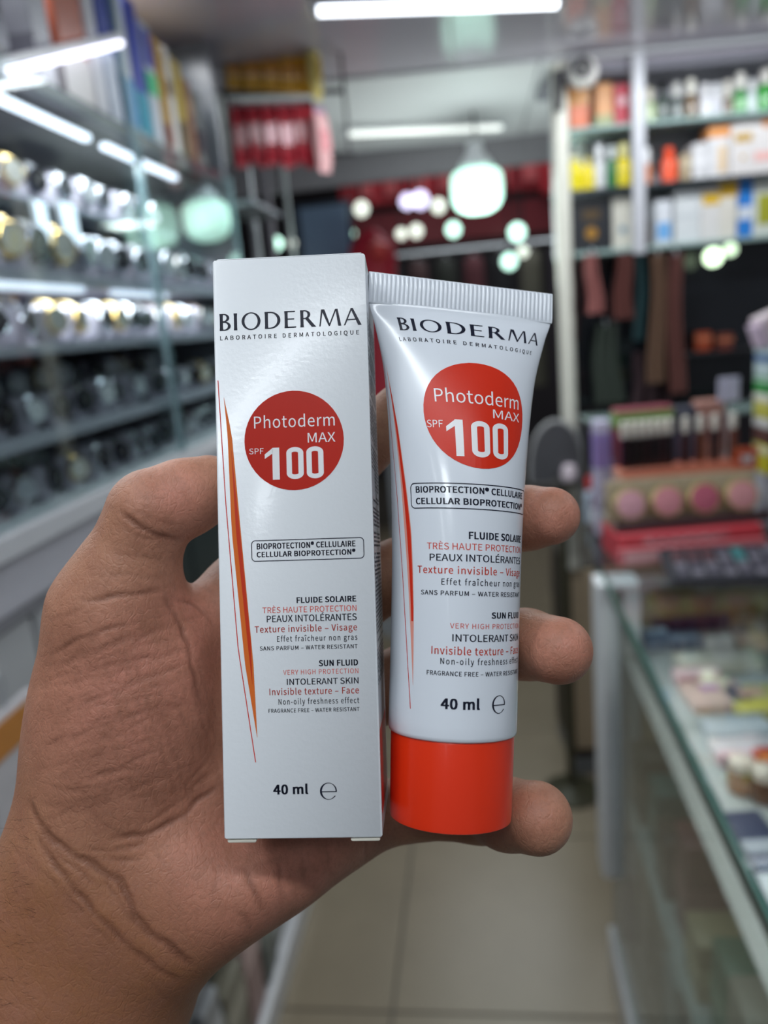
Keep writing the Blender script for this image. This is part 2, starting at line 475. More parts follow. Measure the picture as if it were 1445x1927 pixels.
# ------------------------------------------------------------------ cartons, bottles, jars
def carton_box(name, label, cat, loc, rz, w, d, h, col, band=None, mark=None, group=None, panel=None):
    """a printed folding box: body, lid flap, printed band and mark on the front (local -y)"""
    t = thing(name, label, cat, loc, rz, group)
    m = mat(col, .38, var=.03)
    part('body', MB().box((-w / 2, -d / 2, 0), (w / 2, d / 2, h), min(.003, h * .1)), m, t)
    part('lid_flap', MB().box((-w / 2 + .002, -d / 2 + .002, h - .001), (w / 2 - .002, d / 2 - .002, h + .0015), .001), m, t)
    if band:
        c, z0, z1 = band
        part('printed_band', MB().box((-w / 2 - .0004, -d / 2 - .0006, h * z0), (w / 2 + .0004, d / 2 - .004, h * z1)), mat(c, .38, var=.03), t)
    if panel:
        c, x0, x1, z0, z1 = panel
        part('printed_panel', MB().box((w * (x0 - .5), -d / 2 - .0012, h * z0), (w * (x1 - .5), -d / 2 + .001, h * z1)), mat(c, .38, var=.03), t)
    if mark:
        c, x, z, r = mark
        part('printed_mark', MB().lathe([(r, 0), (r * .98, .0012)], 16, Matrix.Translation((w * (x - .5), -d / 2 - .0006, h * z)) @ Matrix.Rotation(PI / 2, 4, 'X')), mat(c, .4, var=.03), t)
    return t
def bottle(name, label, cat, loc, r, h, col, cap_col, cap_h=.22, neck=.4, rough=.25, lab=None, group=None, square=False):
    t = thing(name, label, cat, loc, random.uniform(-.3, .3), group)
    hb = h * (1 - cap_h)
    prof = [(r * .86, 0), (r * .98, h * .02), (r, h * .06), (r, hb * .74), (r * .93, hb * .84), (r * (neck + .2), hb * .94), (r * neck, hb * .97), (r * neck, hb)]
    part('body', MB().lathe(prof, 4 if square else 20, Matrix.Rotation(PI / 4, 4, 'Z') if square else None), mat(col, rough, var=.04, coat=.5), t)
    part('cap', MB().lathe([(r * (neck + .12), hb * .985), (r * (neck + .14), hb * 1.01), (r * (neck + .10), h * .97), (r * (neck - .02), h)], 16), mat(cap_col, .3, var=.02), t)
    if lab:
        part('label_band', MB().lathe([(r * 1.005, hb * .2), (r * 1.012, hb * .22), (r * 1.012, hb * .6), (r * 1.005, hb * .62)], 20, None, False), mat(lab, .45, var=.05), t)
    return t

# ------------------------------------------------------------------ boxes on the top shelf of the left case
def top_box(px, y, w, h, col, label, band=None, d=.10, panel=None, mark=None):
    carton_box('carton', label, 'box', (-.60 - .0, y, SZ['top'] + .001), PI / 2, w, d, h, col, band, mark, None, panel)
top_box(0, .80, .06, .11, (150, 150, 164), 'grey lilac carton at the near end of the top left shelf', ((96, 100, 130), .5, .8))
top_box(0, .97, .06, .20, (60, 62, 80), 'tall dark blue grey carton on the top left shelf', ((110, 112, 130), .1, .25))
top_box(0, 1.09, .05, .12, (196, 198, 206), 'short white carton left of the orange one on the top left shelf', ((150, 150, 160), .3, .5))
top_box(0, 1.18, .085, .26, (186, 100, 74), 'tall burnt orange carton on the top left shelf', ((206, 202, 200), .0, .26))
top_box(0, 1.25, .035, .27, (214, 216, 222), 'slim white carton beside the burnt orange one', ((140, 120, 196), .75, .9))
top_box(0, 1.30, .045, .25, (196, 206, 220), 'white and royal blue carton on the top left shelf', ((36, 62, 160), .42, .98))
top_box(0, 1.357, .05, .21, (206, 214, 224), 'pale carton with a sky blue foot on the top left shelf', ((92, 160, 206), .02, .4))
top_box(0, 1.415, .048, .22, (48, 66, 170), 'dark blue carton with a turquoise foot on the top left shelf', ((36, 150, 176), .02, .34))
top_box(0, 1.47, .045, .20, (196, 202, 210), 'white carton with a green band on the top left shelf', ((70, 186, 132), .42, .6), panel=((60, 70, 168), .1, .9, .65, .95))
top_box(0, 1.52, .036, .19, (176, 138, 62), 'mustard yellow carton on the top left shelf', ((120, 72, 60), .02, .25))
top_box(0, 1.563, .034, .19, (198, 196, 192), 'slim cream carton beside the mustard one', ((140, 130, 120), .55, .7))
top_box(0, 1.61, .04, .18, (168, 146, 70), 'olive gold carton on the top left shelf', ((96, 84, 60), .02, .4))
top_box(0, 1.658, .036, .16, (120, 88, 70), 'brown carton on the top left shelf', ((150, 120, 96), .6, .8))
top_box(0, 1.71, .04, .15, (92, 96, 96), 'dark grey carton at the far end of the top left shelf', ((60, 60, 66), .2, .5))
q = at(400, 318, y=1.83)
carton_box('carton', 'tall slim teal carton standing beyond the end of the left case', 'box', (q[0], 1.83, 1.79), .1, .035, .05, .21, (74, 156, 150), ((50, 120, 120), .0, .2))
part_shelf = thing('corner_shelf', 'small glass corner shelf holding the teal carton past the left case', 'shelf', (q[0], 1.83, 1.778))
part('shelf_board', MB().box((-.06, -.05, 0), (.10, .20, .011), .002), mat((120, 130, 134), .2), part_shelf)
part('bracket', MB().box((-.055, -.03, -.05), (-.045, .16, 0), .002), ALU, part_shelf)
# goods low down in the left case
for k, (y, w, h, c, lb) in enumerate(((.96, .12, .22, (44, 66, 52), 'dark green carton at the bottom of the left case'), (1.08, .07, .26, (150, 152, 156), 'grey carton at the bottom of the left case'),
        (1.19, .10, .20, (122, 118, 104), 'dull olive carton at the bottom of the left case'), (1.30, .09, .27, (156, 128, 126), 'dusty pink carton at the bottom of the left case'), (1.41, .08, .18, (88, 96, 92), 'slate carton at the bottom of the left case'))):
    carton_box('carton', lb, 'box', (-.57, y, .081), PI / 2, w, .05, h, c, ((min(255, c[0] + 50), min(255, c[1] + 50), min(255, c[2] + 50)), .5, .8))
# white packet with pink and orange print hanging at the left edge
q = at(24, 1432, x=-.50)
t = thing('sachet', 'white packet with orange band and pink disc hanging on the lower left cupboard', 'packet', q)
part('pouch', MB().add([(x, y, z) for x in (0, .012) for y, z in ((-.05, -.06), (.038, -.075), (.045, .06), (-.05, .06))], [(0, 1, 2, 3), (7, 6, 5, 4), (0, 4, 5, 1), (1, 5, 6, 2), (2, 6, 7, 3), (3, 7, 4, 0)]), mat((210, 206, 208), .3), t)
part('printed_band', MB().box((.0115, -.05, .02), (.0132, .035, .055)), mat((206, 138, 70), .35), t)
part('printed_disc', MB().lathe([(.024, 0), (.024, .002)], 20, Matrix.Translation((.0118, .012, -.02)) @ Matrix.Rotation(PI / 2, 4, 'Y')), mat((206, 104, 116), .35), t)
part('hanging_loop', MB().tube([(.006, 0, .06), (.006, .006, .09), (.006, 0, .1), (.006, -.006, .09), (.006, 0, .06)], .0012, 6), ALU, t)

# ------------------------------------------------------------------ hanging strips of yellow and red sachets
rk = thing('hanging_rack', 'dark hanging rack from which yellow and red sachets dangle', 'rack', (-.42, 2.0, 2.07))
part('rod', MB().tube([(-.16, 0, .0), (.14, 0, -.03)], .006, 8), DARK, rk)
part('rod', MB().tube([(-.15, 0, -.15), (.15, 0, -.17)], .006, 8), DARK, rk)
for x in (-.15, .14):
    part('hanger', MB().tube([(x, 0, -.16), (x, 0, .05)], .004, 6), DARK, rk)
ORDS = ['first', 'second', 'third', 'fourth', 'fifth', 'sixth', 'seventh', 'eighth', 'ninth', 'tenth']
def sachet(px, py0, py1, wpx, y, col, mid, label, group, rz):
    a, c = at(px, py0, y=y), at(px, py1, y=y)
    h, w = a[2] - c[2], wpx * y * 1.0 / F
    t = thing('sachet', label, 'packet', (c[0], y, c[2]), rz, group)
    m = mat(col, .3, var=.05)
    vs, fs = [], []
    prof = [(0, .0012), (.06, .0015), (.12, .007), (.5, .012), (.88, .007), (.94, .0015), (1, .0012)]
    for z, th in prof:
        for sx, sy in ((-1, -1), (1, -1), (1, 1), (-1, 1)):
            vs.append((sx * w / 2, sy * th, z * h))
    for i in range(6):
        for k in range(4):
            fs.append((i * 4 + k, i * 4 + (k + 1) % 4, i * 4 + 4 + (k + 1) % 4, i * 4 + 4 + k))
    fs += [(3, 2, 1, 0), (24, 25, 26, 27)]
    part('pouch', MB().add(vs, fs), m, t)
    part('printed_panel', MB().box((-w * .36, -.0135, h * .34), (w * .36, -.010, h * .66)), mat(mid, .35, var=.05), t)
    part('seal', MB().box((-w / 2, -.0016, h * .95), (w / 2, .0016, h * 1.03)), mat((max(0, col[0] - 50), max(0, col[1] - 40), max(0, col[2] - 10)), .4), t)
for k in range(9):
    sachet(442 + k * 17.5, 92 - k * .8, 168 + k * 1.2, 26, 1.985 + .006 * (k % 2), (206, 152, 34), (176, 112, 28), 'yellow sachet, %s from the left in the upper row of the rack' % ORDS[k], 'yellow sachets on the hanging rack', .5)
sachet(598, 70, 190, 18, 1.96, (216, 196, 120), (206, 170, 60), 'pale yellow sachet turned edge on at the right end of the rack', None, 1.1)
for k in range(10):
    sachet(458 + k * 14.5, 196 - k * .5, 316 - (k % 3) * 5, 24, 1.985 + .006 * (k % 2), (150, 34, 46), (206, 150, 158) if 3 < k < 8 else (120, 24, 34), 'dark red sachet %s, %s from the left in the lower row' % ('with a pale pink panel' if 3 < k < 8 else 'with a darker panel', ORDS[k]), 'red sachets on the hanging rack', .5)
sachet(612, 205, 325, 26, 1.955, (206, 160, 160), (190, 120, 124), 'pale pink sachet at the right end of the red row', None, .9)
# posts past the left case
for k, (px, w) in enumerate(((478, .018), (508, .022), (545, .014))):
    p = at(px, 420, y=2.25 + .25 * k)
    t = thing('metal_post', ('nearest', 'middle', 'farthest')[k] + ' of three thin metal posts behind the red sachets', 'post', (p[0], p[1], 0))
    part('shaft', MB().box((-w / 2, -w / 2, .012), (w / 2, w / 2, CEIL - .01), .003), ALU if k != 1 else mat((120, 116, 124), .4, .3), t)
    part('foot_plate', MB().box((-w, -w, 0), (w, w, .012), .003), ALU, t)

# ------------------------------------------------------------------ shelf unit at the end of the shop
unitT = thing('shelf_unit', 'white framed wall shelf unit with glass shelves at the end of the shop', 'shelf', (UO[0], UO[1], 0), math.atan2(UD[1], UD[0]))
ULEN = .95
def ubox(name, x0, x1, y0, y1, z0, z1, m, bev=.002, sm_=SM):
    return part(name, MB().box((x0, y0, z0), (x1, y1, z1), bev), m, unitT, sm_)
tiers = []
for py in (226, 343, 460):
    tiers.append(unit(1250, py)[0][2])
GSH = mat((150, 172, 168), .12, var=.02)
for k, z in enumerate(tiers):
    ubox('shelf', .03, ULEN, -.012, .19, z - .011, z, GSH if k != 1 else mat((60, 66, 70), .15))
ubox('cornice', -.01, ULEN, -.01, .2, unit(1250, 122)[0][2] - .012, unit(1250, 122)[0][2] + .012, mat((96, 94, 104), .4))
ubox('back_panel', .03, ULEN, .19, .2, tiers[2], CEIL - .01, mat((176, 176, 184), .3))
ubox('header_panel', .0, ULEN, .0, .01, unit(1250, 122)[0][2] + .012, CEIL + .005, GLOSSC)
part('post', MB().lathe([(.022, .72), (.022, CEIL)], 16, Matrix.Translation((.012, -.01, 0)) @ Matrix.Scale(1, 4)), mat((214, 212, 200), .3), unitT)
xp = unit(1197, 300)[1]
part('post', MB().box((xp - .017, -.03, tiers[2] - .02), (xp + .017, -.012, CEIL), .004), mat((186, 186, 192), .35), unitT)
ubox('glass_back', .03, ULEN, .05, .056, 1.18, tiers[2] - .012, mat((26, 28, 32), .06, var=.0))
ubox('base_cabinet', .0, ULEN, .0, .28, .06, .72, mat((60, 52, 44), .5))
for k, (x0, x1) in enumerate(((.004, .46), (.47, .94))):
    ubox('cabinet_door', x0, x1, -.015, .0, .1, .71, mat((186, 166, 140), .45, var=.06, scale=12))
ubox('plinth', 0, ULEN, -.004, .27, 0, .06, mat((120, 122, 124), .4))
def urow(tier, items):
    z = tiers[tier]
    for it in items:
        kind, px, wpx, hpx, label = it[:5]
        kw = it[5]
        off = kw.pop('off', .05)
        base = (226, 343, 460)[tier]
        P, s, dep = unit(px, base, off)
        w, h = wpx * dep / F, hpx * dep / F
        loc = (P[0], P[1], z + .0005)
        rz = math.atan2(UD[1], UD[0])
        if kind == 'box':
            carton_box('carton', label, 'box', loc, rz, w, .06, h, **kw)
        else:
            bottle('bottle' if kind == 'bottle' else 'jar', label, kind, loc, w / 2, h, **kw)
D_ = dict
urow(0, [
    ('box', 1085, 36, 74, 'orange carton at the left end of the top right shelf', D_(col=(206, 104, 62), band=((226, 160, 92), .55, .95))),
    ('box', 1132, 32, 74, 'tan orange carton second from the left on the top right shelf', D_(col=(206, 142, 84), band=((150, 150, 104), .02, .3))),
    ('box', 1165, 28, 70, 'crimson carton with a pale disc left of the thin post', D_(col=(190, 60, 76), mark=((226, 190, 196), .5, .6, .012))),
    ('bottle', 1220, 28, 64, 'pale green bottle with a cream cap on the top right shelf', D_(col=(190, 206, 164), cap_col=(216, 210, 190), cap_h=.36, neck=.5)),
    ('bottle', 1246, 24, 72, 'dark bottle with a black cap on the top right shelf', D_(col=(50, 66, 58), cap_col=(24, 24, 28), cap_h=.3, neck=.5)),
    ('bottle', 1272, 26, 68, 'grey bottle with a silver cap on the top right shelf', D_(col=(88, 96, 94), cap_col=(206, 204, 200), cap_h=.34, neck=.55)),
    ('bottle', 1299, 27, 72, 'brown bottle with a white cap on the top right shelf', D_(col=(112, 88, 60), cap_col=(236, 232, 220), cap_h=.36, neck=.5)),
    ('bottle', 1326, 22, 62, 'left of two plain white bottles on the top right shelf', D_(col=(226, 224, 228), cap_col=(230, 228, 230), cap_h=.3, neck=.6)),
    ('bottle', 1347, 22, 60, 'right of two plain white bottles on the top right shelf', D_(col=(220, 218, 222), cap_col=(226, 226, 228), cap_h=.3, neck=.6, lab=(206, 206, 214))),
    ('bottle', 1368, 22, 64, 'small brown bottle with a white cap between white and green ones', D_(col=(110, 92, 74), cap_col=(220, 214, 204), cap_h=.46, neck=.55)),
    ('bottle', 1391, 28, 74, 'green bottle with a white cap and pale label on the top right shelf', D_(col=(44, 130, 54), cap_col=(232, 228, 220), cap_h=.36, neck=.5, lab=(150, 200, 150))),
    ('bottle', 1413, 20, 62, 'white bottle between the two green ones', D_(col=(214, 220, 226), cap_col=(226, 226, 226), cap_h=.3, neck=.55)),
    ('bottle', 1438, 34, 76, 'wide bright green bottle at the right edge of the top right shelf', D_(col=(40, 150, 44), cap_col=(220, 214, 208), cap_h=.32, neck=.5)),
])
urow(1, [
    ('jar', 1095, 44, 96, 'milky white jug behind the yellow bottles', D_(col=(206, 208, 206), cap_col=(222, 222, 222), cap_h=.2, neck=.5, off=.13)),
    ('bottle', 1081, 30, 66, 'round yellow bottle, leftmost on the middle right shelf', D_(col=(232, 214, 20), cap_col=(222, 216, 180), cap_h=.14, neck=.4)),
    ('bottle', 1106, 24, 60, 'smaller yellow bottle second on the middle right shelf', D_(col=(226, 206, 30), cap_col=(206, 190, 110), cap_h=.2, neck=.4)),
    ('bottle', 1128, 24, 80, 'white bottle between the yellow and green ones on the middle shelf', D_(col=(206, 206, 210), cap_col=(226, 226, 230), cap_h=.3, neck=.5)),
    ('bottle', 1151, 22, 76, 'dark green bottle with a clear cap on the middle right shelf', D_(col=(20, 106, 52), cap_col=(206, 212, 212), cap_h=.3, neck=.5)),
    ('bottle', 1173, 30, 78, 'bright yellow bottle with a cream cap beside the thin post', D_(col=(226, 206, 16), cap_col=(222, 214, 150), cap_h=.3, neck=.5)),
    ('bottle', 1214, 22, 66, 'peach bottle with a bright white cap right of the thin post', D_(col=(232, 146, 100), cap_col=(250, 252, 255), cap_h=.42, neck=.7)),
    ('bottle', 1258, 30, 64, 'orange red bottle with a matching cap on the middle right shelf', D_(col=(240, 92, 56), cap_col=(236, 80, 40), cap_h=.26, neck=.45)),
    ('box', 1283, 18, 46, 'small tan carton beside the orange red bottle', D_(col=(168, 150, 122), band=((190, 176, 150), .5, .8))),
    ('box', 1309, 28, 62, 'white carton beside the tan one on the middle right shelf', D_(col=(206, 204, 206), band=((222, 220, 222), .4, .6))),
    ('box', 1344, 38, 92, 'white carton with an orange top and a beige bottle picture', D_(col=(212, 210, 212), band=((214, 140, 70), .76, .96), panel=((214, 186, 150), .45, .85, .1, .6))),
    ('box', 1388, 44, 104, 'tall white carton with gold lettering bars on the middle right shelf', D_(col=(214, 208, 206), panel=((184, 146, 62), .15, .85, .56, .7), mark=((190, 150, 70), .5, .3, .006))),
    ('box', 1430, 40, 106, 'white carton with an orange mark and a pink stripe at the right edge', D_(col=(218, 212, 210), band=((232, 176, 170), .22, .36), mark=((216, 140, 80), .5, .82, .013))),
])
urow(2, [
    ('box', 1108, 78, 92, 'black carton with a gold emblem on the lower right shelf', D_(col=(26, 28, 34), mark=((150, 106, 30), .5, .35, .017), panel=((70, 52, 26), .3, .7, .6, .8))),
    ('box', 1166, 36, 88, 'cream carton with a blue mark beside the black one', D_(col=(206, 202, 190), mark=((110, 140, 160), .5, .38, .01))),
    ('bottle', 1215, 17, 50, 'small dark brown bottle beside the thin post on the lower shelf', D_(col=(72, 44, 26), cap_col=(60, 40, 28), cap_h=.25, neck=.6)),
    ('box', 1241, 32, 78, 'white carton with a sky blue block on the lower right shelf', D_(col=(212, 214, 220), panel=((110, 166, 218), .15, .9, .12, .5))),
    ('box', 1286, 46, 92, 'plain white carton in the middle of the lower right shelf', D_(col=(208, 210, 212), band=((190, 194, 198), .48, .52))),
    ('box', 1328, 36, 92, 'white carton with a yellow corner on the lower right shelf', D_(col=(212, 208, 206), panel=((214, 172, 50), .1, .95, .68, .9))),
    ('box', 1361, 32, 102, 'tall cream carton with an amber top on the lower right shelf', D_(col=(214, 208, 198), band=((216, 170, 50), .72, .98))),
    ('box', 1393, 26, 104, 'blue and white carton on the lower right shelf', D_(col=(40, 120, 200), band=((206, 212, 222), .3, .52))),
    ('box', 1427, 40, 100, 'pale carton with an olive green panel at the end of the lower shelf', D_(col=(206, 208, 200), panel=((160, 160, 50), .2, .95, .2, .72))),
])
# goods hanging behind the counter in front of the dark glass
def hanging(px, py0, py1, wpx, col, label, off=-.02, tw=.3):
    A, s, dep = unit(px, py0, off)
    B = unit(px, py1, off)[0]
    h, w = A[2] - B[2], wpx * dep / F
    t = thing('scarf', label, 'scarf', A, math.atan2(UD[1], UD[0]))
    vs, fs, nu, nv = [], [], 13, 10
    for lay in (0, 1):
        for j in range(nv):
            v = j / (nv - 1)
            for i in range(nu):
                u = i / (nu - 1) - .5
                k = .7 + .3 * v
                vs.append((u * w * k + .006 * math.sin(5 * v + px), .009 * math.sin(u * 19 + px) + lay * .005, -h * v))
    for lay in (0, 1):
        for j in range(nv - 1):
            for i in range(nu - 1):
                a = lay * nu * nv + j * nu + i
                fs.append((a, a + nu, a + nu + 1, a + 1) if lay == 0 else (a, a + 1, a + nu + 1, a + nu))
    part('cloth', MB().add(vs, fs), mat(col, .8, var=.1, scale=60), t)
    part('hook', MB().tube([(0, 0, -.005), (0, 0, .012), (0, .012, .016), (0, .02, .01)], .0025, 6), ALU, t)
hanging(1074, 478, 640, 26, (60, 34, 34), 'dark brown scarf hanging nearest the tall white post')
hanging(1116, 478, 590, 32, (150, 92, 88), 'short dusty pink scarf hanging under the lower right shelf')
hanging(1170, 478, 600, 40, (104, 58, 52), 'brick brown scarf hanging left of the teal one')
hanging(1206, 478, 640, 20, (40, 70, 74), 'narrow teal scarf hanging under the thin post')
hanging(1238, 478, 720, 36, (112, 84, 66), 'long tan brown scarf hanging right of the teal one')
hanging(1272, 478, 740, 34, (112, 68, 62), 'long reddish scarf hanging at the right of the row')
hanging(1140, 610, 760, 60, (52, 60, 52), 'dark green cloth hanging low behind the counter', .01)
hanging(1230, 660, 770, 90, (40, 18, 24), 'dark maroon cloth hanging low behind the counter', .015)
for k, (px, py) in enumerate(((1322, 660), (1362, 662))):
    P = unit(px, py, .0)[0]
    carton_box('carton', ('left' if k == 0 else 'right') + ' small rust orange carton on the ledge in the dark glass', 'box', P, .11, .04, .03, .05, (150, 62, 34) if k == 0 else (104, 46, 36), ((180, 110, 80), .6, .8))
P0 = unit(1322, 661, -.0)[0]
lg = thing('wall_ledge', 'thin dark ledge carrying two rust orange cartons', 'shelf', (P0[0] + .03, P0[1], P0[2] - .008), .115)
part('shelf_board', MB().box((-.09, -.03, 0), (.12, .05, .007), .001), DARK, lg)
part('bracket', MB().box((-.07, .03, -.03), (-.06, .05, 0), .001), DARK, lg)
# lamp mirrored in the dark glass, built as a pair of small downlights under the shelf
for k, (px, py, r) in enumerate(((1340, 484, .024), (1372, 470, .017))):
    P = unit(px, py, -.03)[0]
    t = thing('mirrored_lamp', ('large' if k == 0 else 'small') + ' round lamp reflection in the dark glass, built as a glowing disc', 'lamp', P, .115)
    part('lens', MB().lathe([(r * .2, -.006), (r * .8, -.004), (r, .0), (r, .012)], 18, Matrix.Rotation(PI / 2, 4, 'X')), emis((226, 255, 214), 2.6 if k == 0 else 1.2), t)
    part('housing', MB().lathe([(r * 1.06, -.004), (r * 1.12, .0), (r * 1.1, .02)], 18, Matrix.Rotation(-PI / 2, 4, 'X') @ Matrix.Translation((0, 0, 0)), False), DARK, t)
# security camera at the top of the tall post
P, s, dep = unit(1097, 138, -.07)
t = thing('security_camera', 'round white security camera with a black lens at the top of the shelf post', 'camera', P, -.12)
r = 29 * dep / F
part('shell', MB().lathe([(r * .2, -r), (r * .72, -r * .72), (r, 0), (r * .93, r * .4), (r * .62, r * .86)], 24, Matrix.Rotation(PI / 2 - .12, 4, 'X')), mat((206, 202, 198), .3), t)
part('lens', MB().lathe([(r * .62, r * .84), (r * .60, r * .92), (r * .3, r * .86)], 24, Matrix.Rotation(PI / 2 - .12, 4, 'X')), mat((14, 16, 26), .1), t)
part('bracket', MB().box((-r * 1.9, r * .2, -r * .4), (-r * .5, r * .75, r * .5), .004), DARK, t)
part('arm', MB().box((-r * 1.9, r * .1, -r * 1.9), (-r * 1.3, r * .6, r * .1), .004), DARK, t)

# ------------------------------------------------------------------ the hand
def un(px, py, D):                      # pixel and depth in mm -> camera space, mm
    return np.array([(px - CX) * D / F, -(py - CY) * D / F, -D])
def to_world(P):
    return EYE + (np.asarray(P) * 0.001) @ ROT.T

class Field:
    def __init__(s, lo, hi, h):
        s.lo, s.h = np.array(lo, float), h
        s.n = np.ceil((np.array(hi) - s.lo) / h).astype(int) + 1
        s.ax = [(s.lo[i] + np.arange(s.n[i]) * h).astype(np.float32) for i in range(3)]
        s.d = np.full(s.n, 40.0, np.float32)
    def block(s, lo, hi):
        a = np.clip(np.floor((np.array(lo) - s.lo) / s.h).astype(int), 0, s.n)
        b = np.clip(np.ceil((np.array(hi) - s.lo) / s.h).astype(int) + 1, 0, s.n)
        sl = tuple(slice(a[i], b[i]) for i in range(3))
        g = np.meshgrid(*[s.ax[i][sl[i]] for i in range(3)], indexing='ij', sparse=True)
        return sl, g
def smin(a, b, k):
    if k <= 0:
        return np.minimum(a, b)
    h = np.maximum(k - np.abs(a - b), 0) / k
    return np.minimum(a, b) - h * h * k * 0.25
def cone(g, a, b, ra, rb):
    ab = b - a
    L = float(ab @ ab)
    t = ((g[0] - a[0]) * ab[0] + (g[1] - a[1]) * ab[1] + (g[2] - a[2]) * ab[2]) / L
    t = np.clip(t, 0, 1)
    return np.sqrt((g[0] - a[0] - t * ab[0]) ** 2 + (g[1] - a[1] - t * ab[1]) ** 2 + (g[2] - a[2] - t * ab[2]) ** 2) - (ra + t * (rb - ra))
def add_chain(fl, pts, k):
    P = [(un(*p[:3]), p[3]) for p in pts]
    for (a, ra), (b, rb) in zip(P[:-1], P[1:]):
        m = max(ra, rb) + k + 4
        sl, g = fl.block(np.minimum(a, b) - m, np.maximum(a, b) + m)
        if min(fl.d[sl].shape) == 0:
            continue
        fl.d[sl] = smin(fl.d[sl], cone(g, a, b, ra, rb).astype(np.float32), k)
def add_ell(fl, c, r, ang, k, sub=False):
    c = un(*c)
    m = max(r) + k + 4
    sl, g = fl.block(c - m, c + m)
    ca, sa = math.cos(ang), math.sin(ang)
    dx, dy, dz = g[0] - c[0], g[1] - c[1], g[2] - c[2]
    u, v = ca * dx + sa * dy, -sa * dx + ca * dy
    k0 = np.sqrt((u / r[0]) ** 2 + (v / r[1]) ** 2 + (dz / r[2]) ** 2)
    k1 = np.sqrt((u / r[0] ** 2) ** 2 + (v / r[1] ** 2) ** 2 + (dz / r[2] ** 2) ** 2) + 1e-6
    e = (k0 * (k0 - 1) / k1).astype(np.float32)
    fl.d[sl] = -smin(-fl.d[sl], e, k) if sub else smin(fl.d[sl], e, k)

LO, HI, HS = (-168, -212, -264), (64, 50, -172), 0.56
palm = Field(LO, HI, HS)
# forearm and wrist
add_chain(palm, [(150, 1606, 212, 20), (20, 1840, 215, 22), (-130, 2110, 218, 25), (-200, 2330, 220, 26)], 6)
add_chain(palm, [(272, 1750, 214, 19.5), (205, 1870, 217, 21), (72, 2110, 220, 25), (0, 2330, 222, 26)], 12)
add_chain(palm, [(212, 1680, 213, 21), (110, 1860, 215, 23), (-30, 2110, 217, 27), (-100, 2330, 219, 28)], 14)
# metacarpals
add_chain(palm, [(212, 1640, 216, 17), (470, 1125, 228, 12.2)], 10)
add_chain(palm, [(240, 1660, 216, 18), (540, 1215, 229, 12.5)], 10)
add_chain(palm, [(270, 1690, 216, 18), (590, 1350, 229, 12)], 10)
add_chain(palm, [(330, 1722, 214, 17), (625, 1562, 226, 11.3)], 9)
# hypothenar pads
add_ell(palm, (415, 1690, 208, ), (21, 13, 13), math.radians(30), 8)
add_ell(palm, (535, 1620, 216, ), (20, 12, 11), math.radians(28), 8)
add_ell(palm, (330, 1640, 206, ), (15, 12, 10), math.radians(-35), 9)
# ball of the thumb
add_chain(palm, [(170, 1560, 212, 18.5), (212, 1150, 207, 15)], 8)
add_ell(palm, (215, 1375, 212), (22.5, 43, 18.5), math.radians(-6), 9)
add_ell(palm, (265, 1330, 206), (17, 28, 12.5), math.radians(-10), 9)
# web between thumb and index finger
add_chain(palm, [(315, 1200, 213, 9.5), (445, 1138, 225, 10.5)], 7)
R = palm.d.copy()
TH = [(213, 1150, 207, 14.6), (243, 1070, 205, 12.4), (281, 972, 203, 11.4)]
TH2 = [(288, 958, 203, 10.7), (345, 938, 206, 10.2), (392, 921, 209, 9.3)]
FINGERS = {
    'index': [(470, 1125, 228, 12), (610, 932, 232, 9.8), (690, 832, 231, 8.7), (752, 772, 229, 7.9)],
    'middle': [(542, 1212, 229, 11.6), (745, 1078, 232, 9.6), (918, 988, 228, 8.9), (990, 975, 218, 8.7), (1036, 971, 212, 8.0)],
    'ring': [(595, 1348, 229, 11.6), (770, 1275, 232, 9.8), (915, 1222, 230, 9.4), (990, 1212, 215, 9.4), (1051, 1224, 201, 8.8)],
    'pinky': [(632, 1550, 226, 10.8), (780, 1520, 231, 9.0), (900, 1524, 229, 9.1), (955, 1532, 216, 9.4), (1009, 1539, 205, 9.5)],
}
def merge(chains, k, kin):
    f = Field(LO, HI, HS)
    for c in chains:
        add_chain(f, c, kin)
    global R
    R = np.minimum(R, smin(palm.d, f.d, k))
merge([TH, TH2], 9, 2.5)
for nm, ch in FINGERS.items():
    merge([ch], 8, 3.0)
palm.d = R
def sample(A, P):
    q = (np.asarray(P) - palm.lo) / HS
    i = np.clip(np.floor(q).astype(int), 0, palm.n - 2)
    t = np.clip(q - i, 0, 1)
    out = 0
    for dx in (0, 1):
        for dy in (0, 1):
            for dz in (0, 1):
                w = (t[..., 0] if dx else 1 - t[..., 0]) * (t[..., 1] if dy else 1 - t[..., 1]) * (t[..., 2] if dz else 1 - t[..., 2])
                out = out + w * A[i[..., 0] + dx, i[..., 1] + dy, i[..., 2] + dz]
    return out
DD = np.arange(170, 262, 0.3)
def surf(px, py):
    P = np.stack([un(px, py, D) for D in DD])
    s = sample(palm.d, P)
    k = np.nonzero(s < 0)[0]
    return P[k[0]] if len(k) else None
